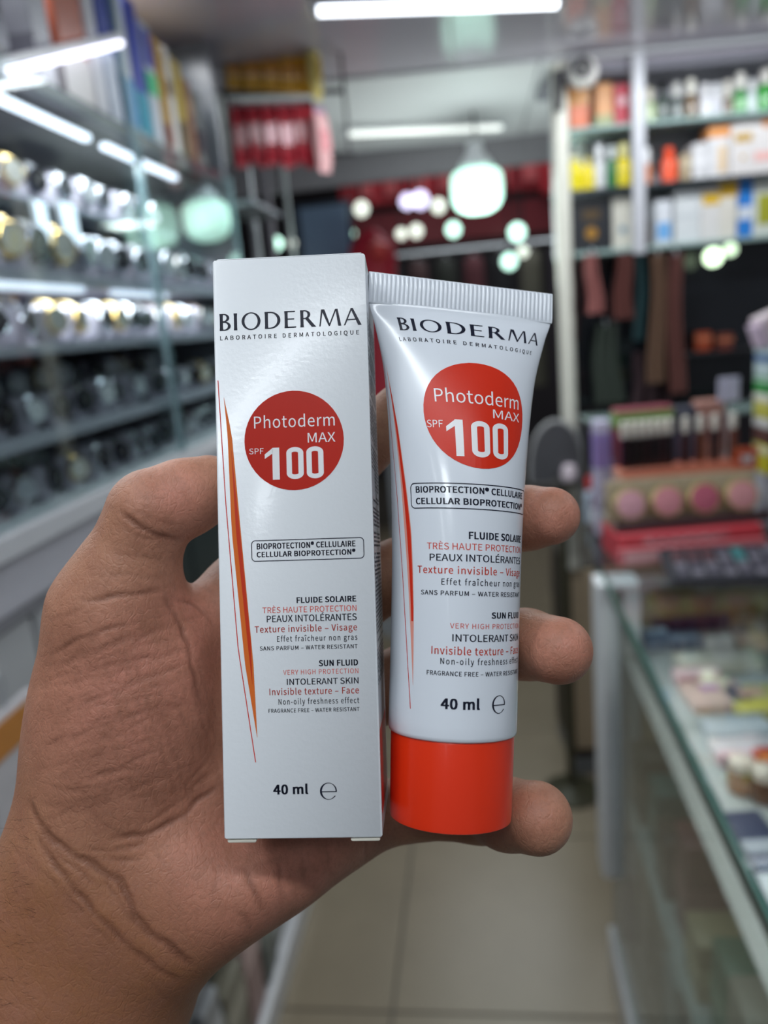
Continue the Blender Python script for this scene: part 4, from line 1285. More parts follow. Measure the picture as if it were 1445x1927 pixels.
for s, x0, y0, cap, m, bd, spc in (
        ('FLUIDE SOLAIRE', -0.1, -14.75, 1.4, INK, .014, 1.03), ('TRÈS HAUTE PROTECTION', -8.5, -17.0, 1.4, REDT, 0, 1.0),
        ('PEAUX INTOLÉRANTES', -7.5, -19.2, 1.6, INK, .004, 1.0), ('Texture invisible – Visage', -10.5, -21.65, 1.55, REDT, .004, 1.05),
        ('Effet fraîcheur non gras', -5.1, -23.95, 1.35, INK, .004, 1.1), ('SANS PARFUM – WATER RESISTANT', -9.35, -25.95, 0.98, INK, .006, 1.05),
        ('SUN FLUID', 4.9, -30.05, 1.45, INK, .014, 1.03), ('VERY HIGH PROTECTION', -3.8, -31.9, 1.15, REDT, 0, 1.05),
        ('INTOLERANT SKIN', -2.95, -34.35, 1.45, INK, .004, 1.0), ('Invisible texture – Face', -7.25, -36.7, 1.55, REDT, .004, 1.05),
        ('Non-oily freshness effect', -5.1, -39.0, 1.35, INK, .004, 1.1), ('FRAGRANCE FREE – WATER RESISTANT', -7.6, -40.9, 0.92, INK, .006, 1.05)):
    box_text(s, x0, 14.4, y0, cap, m, bd, spc)
box_text('40 ml', -6.9, 1.55, -60.28, 2.3, INK, .014, 1.03)
printed('estimated_mark', e_mark().place(4.35, 8.45, -61.7, 4.0), INK, carton, onbox, .05)
def spl(P, y):
    P = sorted(P, key=lambda q: q[1])
    for (xa, ya), (xb, yb) in zip(P[:-1], P[1:]):
        if ya <= y <= yb:
            return xa + (xb - xa) * (y - ya) / (yb - ya)
    return P[0][0] if y < P[0][1] else P[-1][0]
def wedge(Lp, Rp, y0, y1, n=24, a=0.0, bb=1.0):
    ys = [y0 + (y1 - y0) * i / n for i in range(n + 1)]
    return Flat().band([(spl(Lp, y) + (spl(Rp, y) - spl(Lp, y)) * a, y) for y in ys], [(spl(Lp, y) + (spl(Rp, y) - spl(Lp, y)) * bb, y) for y in ys])
WL = [(-16.9, 36.2), (-16.15, 27), (-15.62, 3.1), (-13.06, -29.1), (-10.5, -46.7)]
WR = [(-16.85, 36.2), (-15.1, 27), (-13.39, 3.1), (-11.0, -29.2), (-10.45, -46.7)]
printed('orange_flame', wedge(WL, WR, -46.7, 36.2), ORANGE, carton, onbox, .05)
TL_ = [(-15.3, 23), (-14.55, 3), (-12.3, -24), (-11.4, -34)]
TR_ = [(-15.25, 23), (-13.6, 3), (-11.5, -24), (-11.35, -34)]
printed('red_flame', wedge(TL_, TR_, -34, 23), mat((196, 52, 20), 0.35, var=0), carton, onbox, .09)
LN = [(-18.27, 40.6), (-16.93, 9.7), (-14.67, -25.3), (-11.0, -52.65)]
printed('red_hairline', wedge([(x - .1, y) for x, y in LN], [(x + .12, y) for x, y in LN], -52.6, 40.5, 30), RED, carton, onbox, .05)
fp, fr = Flat(), random.Random(11)
y = 56.0
while y > -36:
    x = -BD + 2.5
    while x < -2.2:
        w = min(fr.uniform(.7, 2.6), -1.8 - x)
        if 18 > y > 10 and x > -14:
            pass
        elif fr.random() > .08:
            fp.rect(x, y, x + w, y + .5)
        x += w + .4
    y -= 1.02 if fr.random() > .12 else 2.1
tag(printed('fine_print', fp, GREYINK, carton, oncside, .04), 'rows of tiny grey print on the right side', kind='stuff')
printed('side_reflection', Flat().rect(-BD + 3, -66, -2, -46), mat((214, 60, 54), 0.35, var=0), carton, oncside, .04)  # red reflection painted flat onto the side of the carton

# ------------------------------------------------------------------ the tube
T0, T1 = un(871, 533, 207.0), un(847, 1534, 195.0)
TLEN = float(np.linalg.norm(T0 - T1))
ay = (T0 - T1) / TLEN
z0 = np.array([0, 0, 1.0])
z0 -= z0 @ ay * ay
z0 /= np.linalg.norm(z0)
x0v = np.cross(ay, z0)
yw = math.radians(13)
axv = math.cos(yw) * x0v - math.sin(yw) * z0
TM = np.stack([axv, ay, np.cross(axv, ay)], 1)
tube = link('sunscreen_tube', None)
tube.matrix_world = cam_matrix(TM, T1)      # origin at the foot of the cap, y runs up the tube
tag(tube, 'white squeeze tube with a crimped top and orange red cap standing beside the carton', 'tube')
VT = [0, 8, 13, 27, 47, 63, 80, 100, 123, 141]
AT = [25.7, 25.6, 24.1, 20.75, 18.5, 17.35, 16.7, 16.45, 16.35, 16.35]
BTT = [.45, .5, 3.2, 8.0, 12.6, 14.8, 15.9, 16.3, 16.35, 16.35]
def pchip(v, Y):
    h = [VT[i + 1] - VT[i] for i in range(9)]
    d = [(Y[i + 1] - Y[i]) / h[i] for i in range(9)]
    s = [d[0]] + [0 if d[i - 1] * d[i] <= 0 else 2 * d[i - 1] * d[i] / (d[i - 1] + d[i]) for i in range(1, 9)] + [d[8]]
    i = max(0, min(8, next((k for k in range(9) if v <= VT[k + 1]), 8)))
    t = (v - VT[i]) / h[i]
    return (2 * t ** 3 - 3 * t * t + 1) * Y[i] + (t ** 3 - 2 * t * t + t) * h[i] * s[i] + (-2 * t ** 3 + 3 * t * t) * Y[i + 1] + (t ** 3 - t * t) * h[i] * s[i + 1]
TR0, VS, VEND = 16.7, 0.957, 118.0
def ontube(s, v, off):
    th, a, bq = s / TR0, pchip(v, AT), pchip(v, BTT)
    nx, nz = math.sin(th) / a, math.cos(th) / bq
    q = math.hypot(nx, nz)
    return ((a * math.sin(th) + off * nx / q) * mm, (TLEN - v) * mm, (bq * math.cos(th) + off * nz / q) * mm)
PLASTIC = mat((222, 228, 236), 0.22, var=0.004, scale=60, coat=0.5)
NT, vs, fs = 112, [], []
VV = [7.6, 8.0, 8.6, 9.4, 10.4, 11.6] + [13 + k * 2.2 for k in range(47)] + [VEND - 1.2, VEND - .4, VEND]
for iv, v in enumerate(VV):
    sh = 1.0 if iv < len(VV) - 2 else (0.992, 0.965)[iv - len(VV) + 2]
    for k in range(NT):
        p = ontube(2 * PI * k / NT * TR0, v, 0)
        vs.append((p[0] * sh, p[1], p[2] * sh))
for k in range(NT):
    vs.append((15.2 * math.sin(2 * PI * k / NT) * mm, (TLEN - VEND) * mm, 15.2 * math.cos(2 * PI * k / NT) * mm))
for i in range(len(VV)):
    for k in range(NT):
        j = (k + 1) % NT
        fs.append((i * NT + k, (i + 1) * NT + k, (i + 1) * NT + j, i * NT + j))
fs.append(tuple(range(len(VV) * NT, (len(VV) + 1) * NT))[::-1])
part('tube_body', MB().add(vs, fs), PLASTIC, tube, True)
b, vs, fs = MB(), [], []
NX = 360
rows = [(0.0, .55), (.25, .95), (.6, 1), (7.2, 1), (7.9, .8), (8.4, .75)]
for sgn in (1, -1):
    for v, k in rows:
        for i in range(NX + 1):
            x = -25.9 + 51.8 * i / NX
            rib = .30 * (0.5 + 0.5 * math.cos(2 * PI * x / 1.19)) ** 0.6 if .3 < v < 7.6 else 0.12
            vs.append((x * mm, (TLEN - v) * mm, sgn * (.34 + rib) * k * mm))
nr, w = len(rows), NX + 1
for s in (0, 1):
    for r in range(nr - 1):
        for i in range(NX):
            a = (s * nr + r) * w + i
            fs.append((a, a + w, a + w + 1, a + 1) if s == 0 else (a, a + 1, a + w + 1, a + w))
for i in range(NX):
    fs.append((i, i + 1, nr * w + i + 1, nr * w + i))
for r in range(nr - 1):
    for i in (0, NX):
        fs.append((r * w + i, (r + 1) * w + i, (nr + r + 1) * w + i, (nr + r) * w + i))
part('crimped_seal', MB().add(vs, fs), PLASTIC, tube, True)
CAPM = mat((226, 52, 18), 0.3, var=0.01, scale=80, coat=0.2)
prof = [(15.0, 0.0), (15.25, 0.12), (15.3, 0.5), (15.35, 1.2), (15.7, TLEN - VEND - .6), (15.55, TLEN - VEND - .05), (14.8, TLEN - VEND)]
b = MB().lathe([(r * mm, y * mm) for r, y in prof], 96, Matrix.Rotation(-PI / 2, 4, 'X'))
part('cap', b, CAPM, tube)
b = MB().lathe([(13.0 * mm, -.0002), (13.2 * mm, 0.0004)], 64, Matrix.Rotation(-PI / 2, 4, 'X'))
part('cap_rim', b, CAPM, tube)
def tube_text(s, x0, x1, y0, cap, m, bold=0.0, space=1.0, off=0.06):
    x1 = min(x1, 16.3)
    f = Flat().add(*fit_text(s, x0, x1, -y0, cap, bold, space))
    if x1 > 17:                             # the print is drawn tighter towards the front
        g = lambda t: t - .32 * t * (1 - t)
        f.v = [(x0 + (x1 - x0) * g((x - x0) / (x1 - x0)), y) for x, y in f.v]
    printed('printed_line', f, m, tube, lambda x, y, o: ontube(x, -y * VS, o), off, None, True)
def tube_flat(name, f, m, off=0.06):
    printed(name, f, m, tube, lambda x, y, o: ontube(x, -y * VS, o), off, None, True)
tube_flat('brand_lettering', wordmark().place(-14.3, 18.6, -16.4, 3.8), INK)
tube_text('LABORATOIRE DERMATOLOGIQUE', -15.2, 19.6, 19.6, 1.15, INK, 0.006, 1.25)
tube_flat('printed_disc', disc(1.5, -39.6, 13.0, 14.8), RED)
tube_text('Photoderm', -8.5, 12.5, 36.7, 3.7, PALE, 0, 1.0, .11)
tube_text('MAX', 4.7, 12.85, 40.25, 2.45, PALE, 0, 1.0, .11)
tube_text('SPF', -10.9, -7.1, 43.8, 2.0, PALE, 0, 1.0, .11)
tube_flat('spf_number', numeral_100().place(-6.4, 8.85, -51.4, 9.9), PALE, .11)
fo, fi = round_frame(-16.8, 19.0, -65.2, -58.5, 1.3, 0.24)
tube_flat('printed_frame', Flat().band(fo, fi, True), INK)
tube_text('BIOPROTECTION® CELLULAIRE', -15.1, 21.8, 61.1, 1.7, INK, 0.013, 1.03)
tube_text('CELLULAR BIOPROTECTION®', -15.2, 21.4, 64.1, 1.65, INK, 0.013, 1.03)
for s, x0, x1, y0, cap, m, bd, spc in (
        ('FLUIDE SOLAIRE', -2.0, 20.6, 72.8, 1.85, INK, .014, 1.03), ('TRÈS HAUTE PROTECTION', -12.3, 21.2, 75.6, 1.65, REDT, 0, 1.0),
        ('PEAUX INTOLÉRANTES', -11.6, 21.2, 78.5, 1.75, INK, .004, 1.0), ('Texture invisible – Visage', -15.0, 21.5, 81.7, 1.85, REDT, .004, 1.05),
        ('Effet fraîcheur non gras', -8.6, 21.8, 84.5, 1.55, INK, .004, 1.1), ('SANS PARFUM – WATER RESISTANT', -13.95, 22.2, 87.1, 1.15, INK, .006, 1.05),
        ('SUN FLUID', 4.1, 22.0, 92.6, 1.55, INK, .014, 1.03), ('VERY HIGH PROTECTION', -6.4, 22.4, 95.2, 1.25, REDT, 0, 1.05),
        ('INTOLERANT SKIN', -5.8, 21.8, 98.4, 1.75, INK, .004, 1.0), ('Invisible texture – Face', -10.9, 22.4, 101.7, 1.9, REDT, .004, 1.05),
        ('Non-oily freshness effect', -8.6, 22.1, 104.1, 1.5, INK, .004, 1.1), ('FRAGRANCE FREE – WATER RESISTANT', -12.0, 22.6, 106.9, 1.1, INK, .006, 1.05)):
    tube_text(s, x0, x1, y0, cap, m, bd, spc)
tube_text('40 ml', -8.3, 1.3, 115.0, 2.6, INK, .014, 1.03)
tube_flat('estimated_mark', e_mark().place(4.7, 9.1, -116.2, 4.5), INK)
LN = [(-25.6, -19), (-24.4, -43), (-21.7, -71), (-16.5, -116)]
tube_flat('red_hairline', wedge([(x - .1, y) for x, y in LN], [(x + .12, y) for x, y in LN], -115.9, -20, 40), RED)
WL = [(-23.2, -26), (-21.6, -43), (-19.4, -71), (-17.5, -91), (-15.9, -110)]
WR = [(-23.15, -26), (-20.2, -43), (-16.9, -71), (-16.1, -91), (-15.85, -110)]
tube_flat('pink_flame', wedge(WL, WR, -110, -26, 40), PINKISH)
tube_flat('red_flame', wedge(WL, WR, -94, -32, 40, .38, .9), RED, .1)

# ------------------------------------------------------------------ right glass counter
CT, CY2 = .965, 1.56                         # height of the counter, its far end
ctr = thing('glass_counter', 'glass display counter with an aluminium corner post along the right of the aisle', 'counter', (RX, 1.2, 0))
def kbox(name, x0, x1, y0, y1, z0, z1, m, bev=.002):
    return part(name, MB().box((x0 - RX, y0 - 1.2, z0), (x1 - RX, y1 - 1.2, z1), bev), m, ctr)
K0, KX = -.1, .95
tg = kbox('top_glass', RX, KX, K0, CY2 + .30, CT - .008, CT, GLASS, 0)
part('green_edge', MB().box((-.001, K0 - 1.2, CT - .0085), (.002, CY2 - 1.2, CT + .0003)), GREENEDGE, tg)
fg = kbox('front_glass', RX + .004, RX + .009, K0, CY2 - .07, .10, CT - .02, GLASS, 0)
kbox('top_rail', RX + .001, RX + .010, K0, CY2, CT - .03, CT - .009, mat((74, 78, 74), .4))
kbox('corner_post', RX - .018, RX + .068, CY2 - .075, CY2, .27, CT - .01, mat((222, 222, 224), .4, .0), .006)
kbox('post_groove', RX + .020, RX + .034, CY2 - .078, CY2 - .07, .27, CT - .02, mat((96, 104, 102), .4))
kbox('post_foot', RX + .012, RX + .055, CY2 - .07, CY2 - .01, .06, .27, mat((34, 28, 24), .5))
kbox('base_rail', RX - .002, RX + .03, K0, CY2 - .02, .0, .10, mat((206, 206, 208), .3), .004)
area('counter_fill_glow', (RX + .06, .8, CT - .035), .02, 1.2, .8, (1.0, .95, .88))  # added light without a fixture, lightens the goods inside the counter
kbox('base_board', RX + .03, KX, K0, CY2, .04, .09, mat((150, 140, 124), .5))
kbox('back_board', KX - .02, KX, K0, CY2, .1, CT - .02, mat((150, 140, 124), .5))
kbox('end_glass', RX + .07, KX, CY2 - .006, CY2, .1, CT - .02, GLASS, 0)
kbox('shelf', RX + .03, KX - .02, K0, CY2 - .02, .80, .806, mat((176, 178, 176), .2))
kbox('shelf', RX + .03, KX - .02, K0, CY2 - .02, .46, .466, mat((190, 200, 196), .15))
kbox('stile', RX + .09, RX + .115, 1.236, 1.244, .1, .46, mat((170, 170, 160), .4))

# goods lying on the upper glass shelf inside the counter
zs = .8065
def flat_box(px, py, w, d, h, col, label, rz=0.0, band=None, panel=None, mark=None, z=zs):
    q = at(px, py, z=z + h)
    t = thing('carton', label, 'box', (q[0], q[1], z), rz)
    m = mat(col, .38, var=.04)
    part('body', MB().box((-w / 2, -d / 2, 0), (w / 2, d / 2, h), .003), m, t)
    if panel:
        c, x0, x1, y0, y1 = panel
        part('printed_panel', MB().box((w * (x0 - .5), d * (y0 - .5), h - .001), (w * (x1 - .5), d * (y1 - .5), h + .0012)), mat(c, .38, var=.04), t)
    if band:
        c, y0, y1 = band
        part('printed_band', MB().box((-w / 2 - .0006, d * (y0 - .5), .002), (w / 2 + .0006, d * (y1 - .5), h + .0008)), mat(c, .38, var=.04), t)
    if mark:
        c, x, y, r = mark
        part('printed_mark', MB().lathe([(r, h), (r, h + .0024)], 16, Matrix.Translation((w * (x - .5), d * (y - .5), 0))), mat(c, .4), t)
    return t
flat_box(1218, 1092, .10, .06, .03, (196, 192, 190), 'white carton at the far left corner inside the counter', .1, ((170, 166, 166), .2, .5))
flat_box(1275, 1122, .10, .10, .035, (190, 168, 72), 'yellow carton lying left inside the glass counter', .15, ((150, 120, 44), .4, .7))
flat_box(1380, 1124, .10, .09, .03, (196, 170, 96), 'amber carton lying right of the yellow one in the counter', .1, ((206, 190, 140), .1, .4))
flat_box(1300, 1162, .16, .022, .03, (112, 56, 92), 'long plum coloured carton lying across the counter shelf', .12, ((140, 80, 116), .3, .8))
flat_box(1232, 1190, .05, .05, .03, (86, 100, 124), 'small slate blue carton behind the plum one in the counter', .1, ((190, 200, 214), .5, .9))
flat_box(1290, 1196, .07, .04, .025, (96, 104, 124), 'grey blue carton in the second row inside the counter', .1, ((140, 150, 166), .2, .6))
flat_box(1350, 1196, .05, .05, .03, (206, 200, 196), 'little white carton beside the grey blue one', .2, ((120, 106, 100), .6, .9))
flat_box(1410, 1190, .06, .06, .03, (206, 176, 160), 'peach carton in the second row at the right of the counter', .0, ((150, 140, 150), .6, .9))
flat_box(1350, 1236, .15, .07, .02, (206, 198, 182), 'cream carton across the middle of the counter shelf', .1, ((222, 216, 204), .3, .7))
flat_box(1310, 1262, .08, .035, .024, (222, 176, 182), 'pink edged carton in front of the cream one', .1, ((226, 204, 204), .2, .6))
flat_box(1345, 1300, .10, .08, .02, (206, 170, 158), 'pink carton with a purple patch inside the counter', .1, None, ((170, 96, 160), .3, .6, .55, .8))
flat_box(1425, 1312, .09, .09, .02, (196, 186, 110), 'carton with yellow print at the right side of the counter', .1, ((206, 190, 60), .1, .35), ((190, 150, 130), .2, .7, .55, .85))
flat_box(1385, 1362, .10, .06, .02, (176, 180, 186), 'grey carton in front of the pink ones in the counter', .05, ((196, 198, 204), .3, .6))
flat_box(1405, 1402, .10, .05, .02, (214, 202, 206), 'white pink carton in the near row of the counter', .1, ((222, 180, 190), .0, .25))
flat_box(1475, 1420, .07, .05, .04, (190, 60, 48), 'red carton at the right edge inside the counter', .1, ((214, 130, 60), .3, .6))
for k, (px, py) in enumerate(((1395, 1462), (1440, 1480))):
    q = at(px, py, z=zs + .02)
    bottle('jar', ('tan' if k == 0 else 'dark brown') + ' jar with a pale lid in the near part of the counter', 'jar', (q[0], q[1], zs), .02, .05, (150, 104, 70) if k == 0 else (96, 60, 36), (206, 190, 176), .3, .75)
flat_box(1430, 1580, .05, .12, .02, (56, 60, 84), 'dark blue tray near the counter front edge', .1, ((150, 152, 160), .3, .5))
flat_box(1475, 1700, .05, .10, .02, (196, 198, 204), 'pale silver tray near the counter front edge', .0, ((120, 130, 150), .3, .5))
for k in range(3):
    q = at((1330, 1300, 1420)[k], (1190, 1225, 1640)[k], z=zs + .03)
    t = thing('ornament', ('small clear glass ball behind the plum carton', 'small clear glass ball in front of the plum carton', 'small clear glass ball on the dark blue tray')[k], 'ornament', (q[0], q[1], zs + .012))
    part('ball', MB().lathe([(.002, -.012), (.009, -.008), (.012, 0), (.009, .008), (.002, .012)], 14), mat((230, 236, 240), .05, .3, var=0), t)
# goods on the lower shelf and the floor of the counter
lowr = random.Random(9)
LOWC = [((92, 88, 80), 'charcoal'), ((60, 110, 104), 'teal'), ((48, 44, 40), 'black'), ((120, 64, 66), 'dull red'), ((176, 160, 120), 'sand coloured'), ((96, 130, 106), 'sage green'), ((190, 178, 160), 'ivory'), ((62, 118, 64), 'leaf green')]
for k, (c, nm) in enumerate(LOWC):
    y = 1.44 - k * .105
    carton_box('carton', '%s carton standing on the lower glass shelf of the right counter' % nm, 'box', (RX + .085 + .01 * (k % 2), y, .4665), PI / 2 - PI, .075, .08, lowr.uniform(.10, .2), c, ((min(255, c[0] + 40), min(255, c[1] + 40), min(255, c[2] + 36)), .3, .6))
LOWD = [((176, 164, 142), 'tall beige'), ((150, 140, 120), 'tall taupe'), ((166, 176, 172), 'tall pale grey green'), ((186, 168, 160), 'tall pinkish beige'), ((140, 128, 106), 'tall khaki'), ((168, 160, 136), 'tall straw coloured'), ((88, 84, 92), 'tall dark grey'), ((156, 160, 96), 'tall lime grey')]
for k, (c, nm) in enumerate(LOWD):
    y = 1.42 - k * .12
    carton_box('carton', '%s carton standing on the floor of the right counter' % nm, 'box', (RX + .10 + .012 * (k % 2), y, .091), PI / 2 - PI, .09, .1, lowr.uniform(.24, .34), c, ((max(0, c[0] - 22), max(0, c[1] - 24), max(0, c[2] - 26)), .2, .5))

# ------------------------------------------------------------------ things standing on the far end of the counter
zt = CT + .0005
def on_top(px, py, z=zt):
    q = at(px, py, z=z)
    return np.array([q[0], q[1], z])
# red display box with white script on the front
q = on_top(1290, 1052)
RZ = .115
t = thing('display_box', 'red display box with pale script on the front under the blush tray', 'box', (q[0] + .01, q[1], zt), RZ)
w = .30
part('body', MB().box((-w / 2, 0, 0), (w / 2, .13, .06), .004), mat((196, 62, 72), .4), t)
part('front_lip', MB().box((-w / 2 - .004, -.012, 0), (w / 2 + .004, 0, .036), .003), mat((206, 110, 116), .4), t)
part('printed_panel', MB().box((-w / 2 + .05, -.0012, .034), (w / 2 - .07, .001, .058)), mat((190, 96, 104), .4), t)
sc_, scr = MB(), []
for i in range(60):
    u = i / 59
    scr.append((-w / 2 + .055 + .15 * u + .004 * math.sin(u * 40), -.0025, .044 + .0065 * math.sin(u * 33) * (1 - .3 * u)))
sc_.tube(scr, .0012, 5)
part('script_lettering', sc_, mat((232, 200, 204), .4), t)
part('label_panel', MB().box((-w / 2 + .01, -.0132, .006), (-w / 2 + .085, -.011, .028)), mat((222, 168, 170), .4), t)
# clear tray of four round blush compacts on the red box
by = q[1] + .05
t2 = thing('blush_tray', 'clear tray with a dark front edge holding four blush compacts', 'tray', (q[0] + .02, by, zt + .0605), RZ)
w2 = .325
part('tray_base', MB().box((-w2 / 2, -.02, 0), (w2 / 2, .06, .004), .002), mat((110, 80, 78), .3), t2)
part('front_edge', MB().box((-w2 / 2, -.024, 0), (w2 / 2, -.02, .024), .002), mat((78, 60, 62), .3), t2)
part('back_wall', MB().box((-w2 / 2, .055, .004), (w2 / 2, .06, .095), .002), mat((206, 190, 160), .4), t2)
cs, sn = math.cos(RZ), math.sin(RZ)
for k, (c, nm) in enumerate((((216, 160, 170), 'pale pink'), ((214, 140, 148), 'rose pink'), ((190, 96, 116), 'deep rose'), ((216, 150, 152), 'peach pink'))):
    lx, ly = -.118 + k * .079, .022
    tc = thing('blush_compact', '%s round blush compact in the clear tray on the counter' % nm, 'compact', (q[0] + .02 + lx * cs - ly * sn, by + lx * sn + ly * cs, zt + .0655), RZ)
    M = Matrix.Translation((0, 0, .044)) @ Matrix.Rotation(PI / 2 - .25, 4, 'X')
    part('compact_case', MB().lathe([(.031, -.006), (.035, -.004), (.035, .004), (.032, .006), (.031, .0045)], 24, M), mat((206, 180, 120), .3, .4), tc)
    part('powder', MB().lathe([(.0308, .0042), (.0295, .0062), (.016, .0078)], 24, M), mat(c, .7), tc)
# salmon coloured stand carrying nail polish bottles
t3 = thing('polish_stand', 'salmon coloured step stand carrying the row of dark nail polish bottles', 'stand', (q[0] + .03, by + .105, zt), RZ)
w3 = .285
part('step', MB().box((-w3 / 2, -.03, .160), (w3 / 2, .03, .170), .003), mat((206, 118, 92), .4), t3)
part('front_board', MB().box((-w3 / 2, -.034, .144), (w3 / 2, -.03, .174), .003), mat((214, 126, 100), .4), t3)
for s in (-1, 1):
    part('side_board', MB().box((s * w3 / 2 - .004, -.03, 0), (s * w3 / 2 + .004, .03, .168), .002), mat((200, 150, 130), .4), t3)
npx = [(-.128 + .0168 * k) for k in range(7)] + [.008, .040, .072] + [.112]
POL = [(40, 16, 22), (26, 14, 18), (30, 20, 20), (36, 12, 16), (24, 16, 20), (44, 20, 24), (30, 16, 22), (52, 26, 26), (96, 52, 30), (40, 22, 24), (112, 64, 50)]
for k, lx in enumerate(npx):
    where = 'in the tight left cluster' if k < 7 else 'in the middle group' if k < 10 else 'alone at the right end'
    tb = thing('nail_polish', 'dark nail polish bottle, white cap, %s from the left on the salmon stand' % ORDS[k] if k < 10 else 'dark nail polish bottle with a white cap alone at the right end', 'bottle', (q[0] + .03 + lx * cs, by + .105 + lx * sn, zt + .1705), RZ, 'nail polish bottles on the salmon stand')
    part('bottle_body', MB().box((-.0078, -.0078, 0), (.0078, .0078, .070), .003), mat(POL[k], .12, coat=.6), tb)
    part('neck', MB().lathe([(.005, .07), (.005, .074)], 12), mat((200, 196, 190), .3), tb)
    part('cap', MB().lathe([(.0074, .073), (.0078, .075), (.0072, .102), (.004, .105)], 14), mat((222, 216, 204), .3), tb)
# boxes behind the polish
bq = np.array([q[0], by + .19, zt])
for k, (lx, w_, h_, c, bd, lb) in enumerate(((-.135, .035, .27, (196, 190, 214), ((150, 130, 190), .6, .9), 'lilac white carton behind the left end of the nail polish'),
        (-.04, .13, .292, (150, 70, 84), ((130, 160, 90), .86, .98), 'wide pink and green carton behind the nail polish'),
        (.055, .05, .285, (62, 64, 80), ((90, 90, 110), .5, .8), 'slate carton behind the middle of the nail polish'),
        (.112, .06, .295, (176, 128, 116), ((140, 100, 96), .7, .9), 'salmon brown carton behind the right of the nail polish'))):
    carton_box('carton', lb, 'box', (bq[0] + lx * cs, bq[1] + lx * sn, zt), RZ, w_, .04, h_, c, bd)
# small bottles and tubes to the left of the display
for k, (px, py, r, h, c, cc, lb) in enumerate(((1110, 985, .013, .12, (176, 190, 206), (190, 30, 34), 'white tube with a red cap at the left end of the counter'),
        (1122, 1000, .012, .13, (96, 30, 36), (200, 206, 210), 'dark red bottle with a pale cap at the left end of the counter'),
        (1140, 985, .014, .17, (206, 206, 206), (222, 222, 222), 'tall white bottle standing left of the blush tray'),
        (1160, 980, .016, .16, (166, 186, 206), (190, 200, 220), 'pale blue bottle beside the blush tray'),
        (1172, 1002, .012, .11, (120, 140, 186), (206, 214, 222), 'small blue bottle in front of the pale blue one'),
        (1140, 1012, .011, .09, (160, 160, 158), (90, 80, 76), 'small grey bottle at the front left of the display'))):
    bottle('bottle', lb, 'bottle', on_top(px, py), r, h, c, cc, .26, .55, lab=(214, 210, 206) if k % 2 else None)
# orange card with a white letter M on a holder
P = on_top(1412, 1010)
P = at(1404, 884, y=P[1])
t = thing('card', 'small orange card with a white letter M at the right of the polish stand', 'card', (P[0], P[1], zt), RZ)
hc = P[2] - zt
part('holder', MB().box((-.004, 0, 0), (.004, .008, hc), .002), mat((206, 190, 176), .3), t)
part('card_face', MB().box((-.025, -.003, hc), (.025, .001, hc + .05), .002), mat((196, 84, 48), .4), t)
f = Flat().add(*fit_text('M', -.013, .013, hc + .016, .018, .03))
me = bpy.data.meshes.new('letter')
me.from_pydata([(x, -.0036, z) for x, z in f.v], [], f.f)
me.materials.append(PALE)
link('letter', me, t)
# dark palette with a grid of pans
P = on_top(1395, 1078, zt)
t = thing('makeup_palette', 'large black palette with a grid of dark and teal pans lying on the counter', 'palette', (P[0] + .01, P[1] - .01, zt + .0155), -.06)
t.rotation_euler = (.22, 0, -.06)
part('palette_base', MB().box((-.15, -.06, 0), (.15, .06, .014), .004), mat((24, 24, 34), .55), t)
part('palette_rim', MB().box((-.157, -.066, .0), (.157, .066, .006), .003), mat((40, 40, 50), .5), t)
pal = [(60, 56, 72), (96, 92, 104), (70, 30, 40), (40, 110, 112), (52, 48, 60), (40, 44, 52)]
pan = {}
for i in range(10):
    for j in range(4):
        c = pal[3] if (i > 6 and j < 1) or (i == 4 and j > 1) else pal[2] if i < 3 and j > 1 else pal[(i * 3 + j * 5) % 2]
        if c not in pan:
            pan[c] = MB().box((-.0105, -.0115, 0), (.0105, .0115, .0014), .0006).mesh('pan', mat(c, .5), False)
        o = link('pan', pan[c], t)
        o.location = (-.128 + i * .0285, -.04 + j * .0268, .014)
# stack of packs at the right edge
P = on_top(1436, 985)
sx, sy = P[0] + .035, P[1]
zc = zt
STK = [(.125, (180, 180, 190), ((206, 206, 214), .5, .8), 'tall grey white', 'at the very bottom'), (.066, (206, 196, 50), ((226, 222, 190), .7, .95), 'bright yellow', 'second from the bottom'),
       (.036, (84, 50, 46), ((110, 76, 70), .3, .6), 'dark brown', 'third from the bottom'), (.022, (206, 206, 204), None, 'pale grey', 'in the middle'), (.036, (190, 184, 70), ((206, 200, 120), .7, .95), 'olive yellow', 'fourth from the top'),
       (.018, (222, 220, 208), None, 'thin cream', 'third from the top'), (.036, (40, 140, 60), ((180, 206, 190), .7, .95), 'green', 'second from the top'), (.066, (186, 204, 206), ((70, 100, 150), .5, .75), 'pale aqua', 'on the very top')]
for h, c, bd, nm, pl in STK:
    carton_box('carton', '%s carton in the stack at the right edge, %s' % (nm, pl), 'box', (sx, sy, zc), RZ - .05, .10, .08, h - .0016, c, bd)
    zc += h + .0004
P = at(1400, 620, y=sy)
t = thing('leaflet_box', 'tilted pinkish white box with pale red lettering above the stack at the right edge', 'box', (sx + .0, sy, zc + .004), RZ)
M = Matrix.Rotation(-.35, 4, 'Y')
part('body', MB().box((-.05, -.03, 0), (.05, .03, .062), .003, Matrix.Translation((0, 0, .016)) @ M), mat((222, 206, 212), .4), t)
part('printed_panel', MB().box((-.035, -.0312, .03), (.04, -.029, .045), 0, Matrix.Translation((0, 0, .016)) @ M), mat((226, 160, 156), .4), t)
part('side_flap', MB().box((-.062, -.028, .0), (-.05, .028, .05), .002, Matrix.Translation((0, 0, .016)) @ M), mat((206, 186, 206), .4), t)
P = at(1372, 735, y=sy)
t = thing('tag_card', 'small lilac white card standing left of the stack', 'card', (P[0], P[1], zt), RZ)
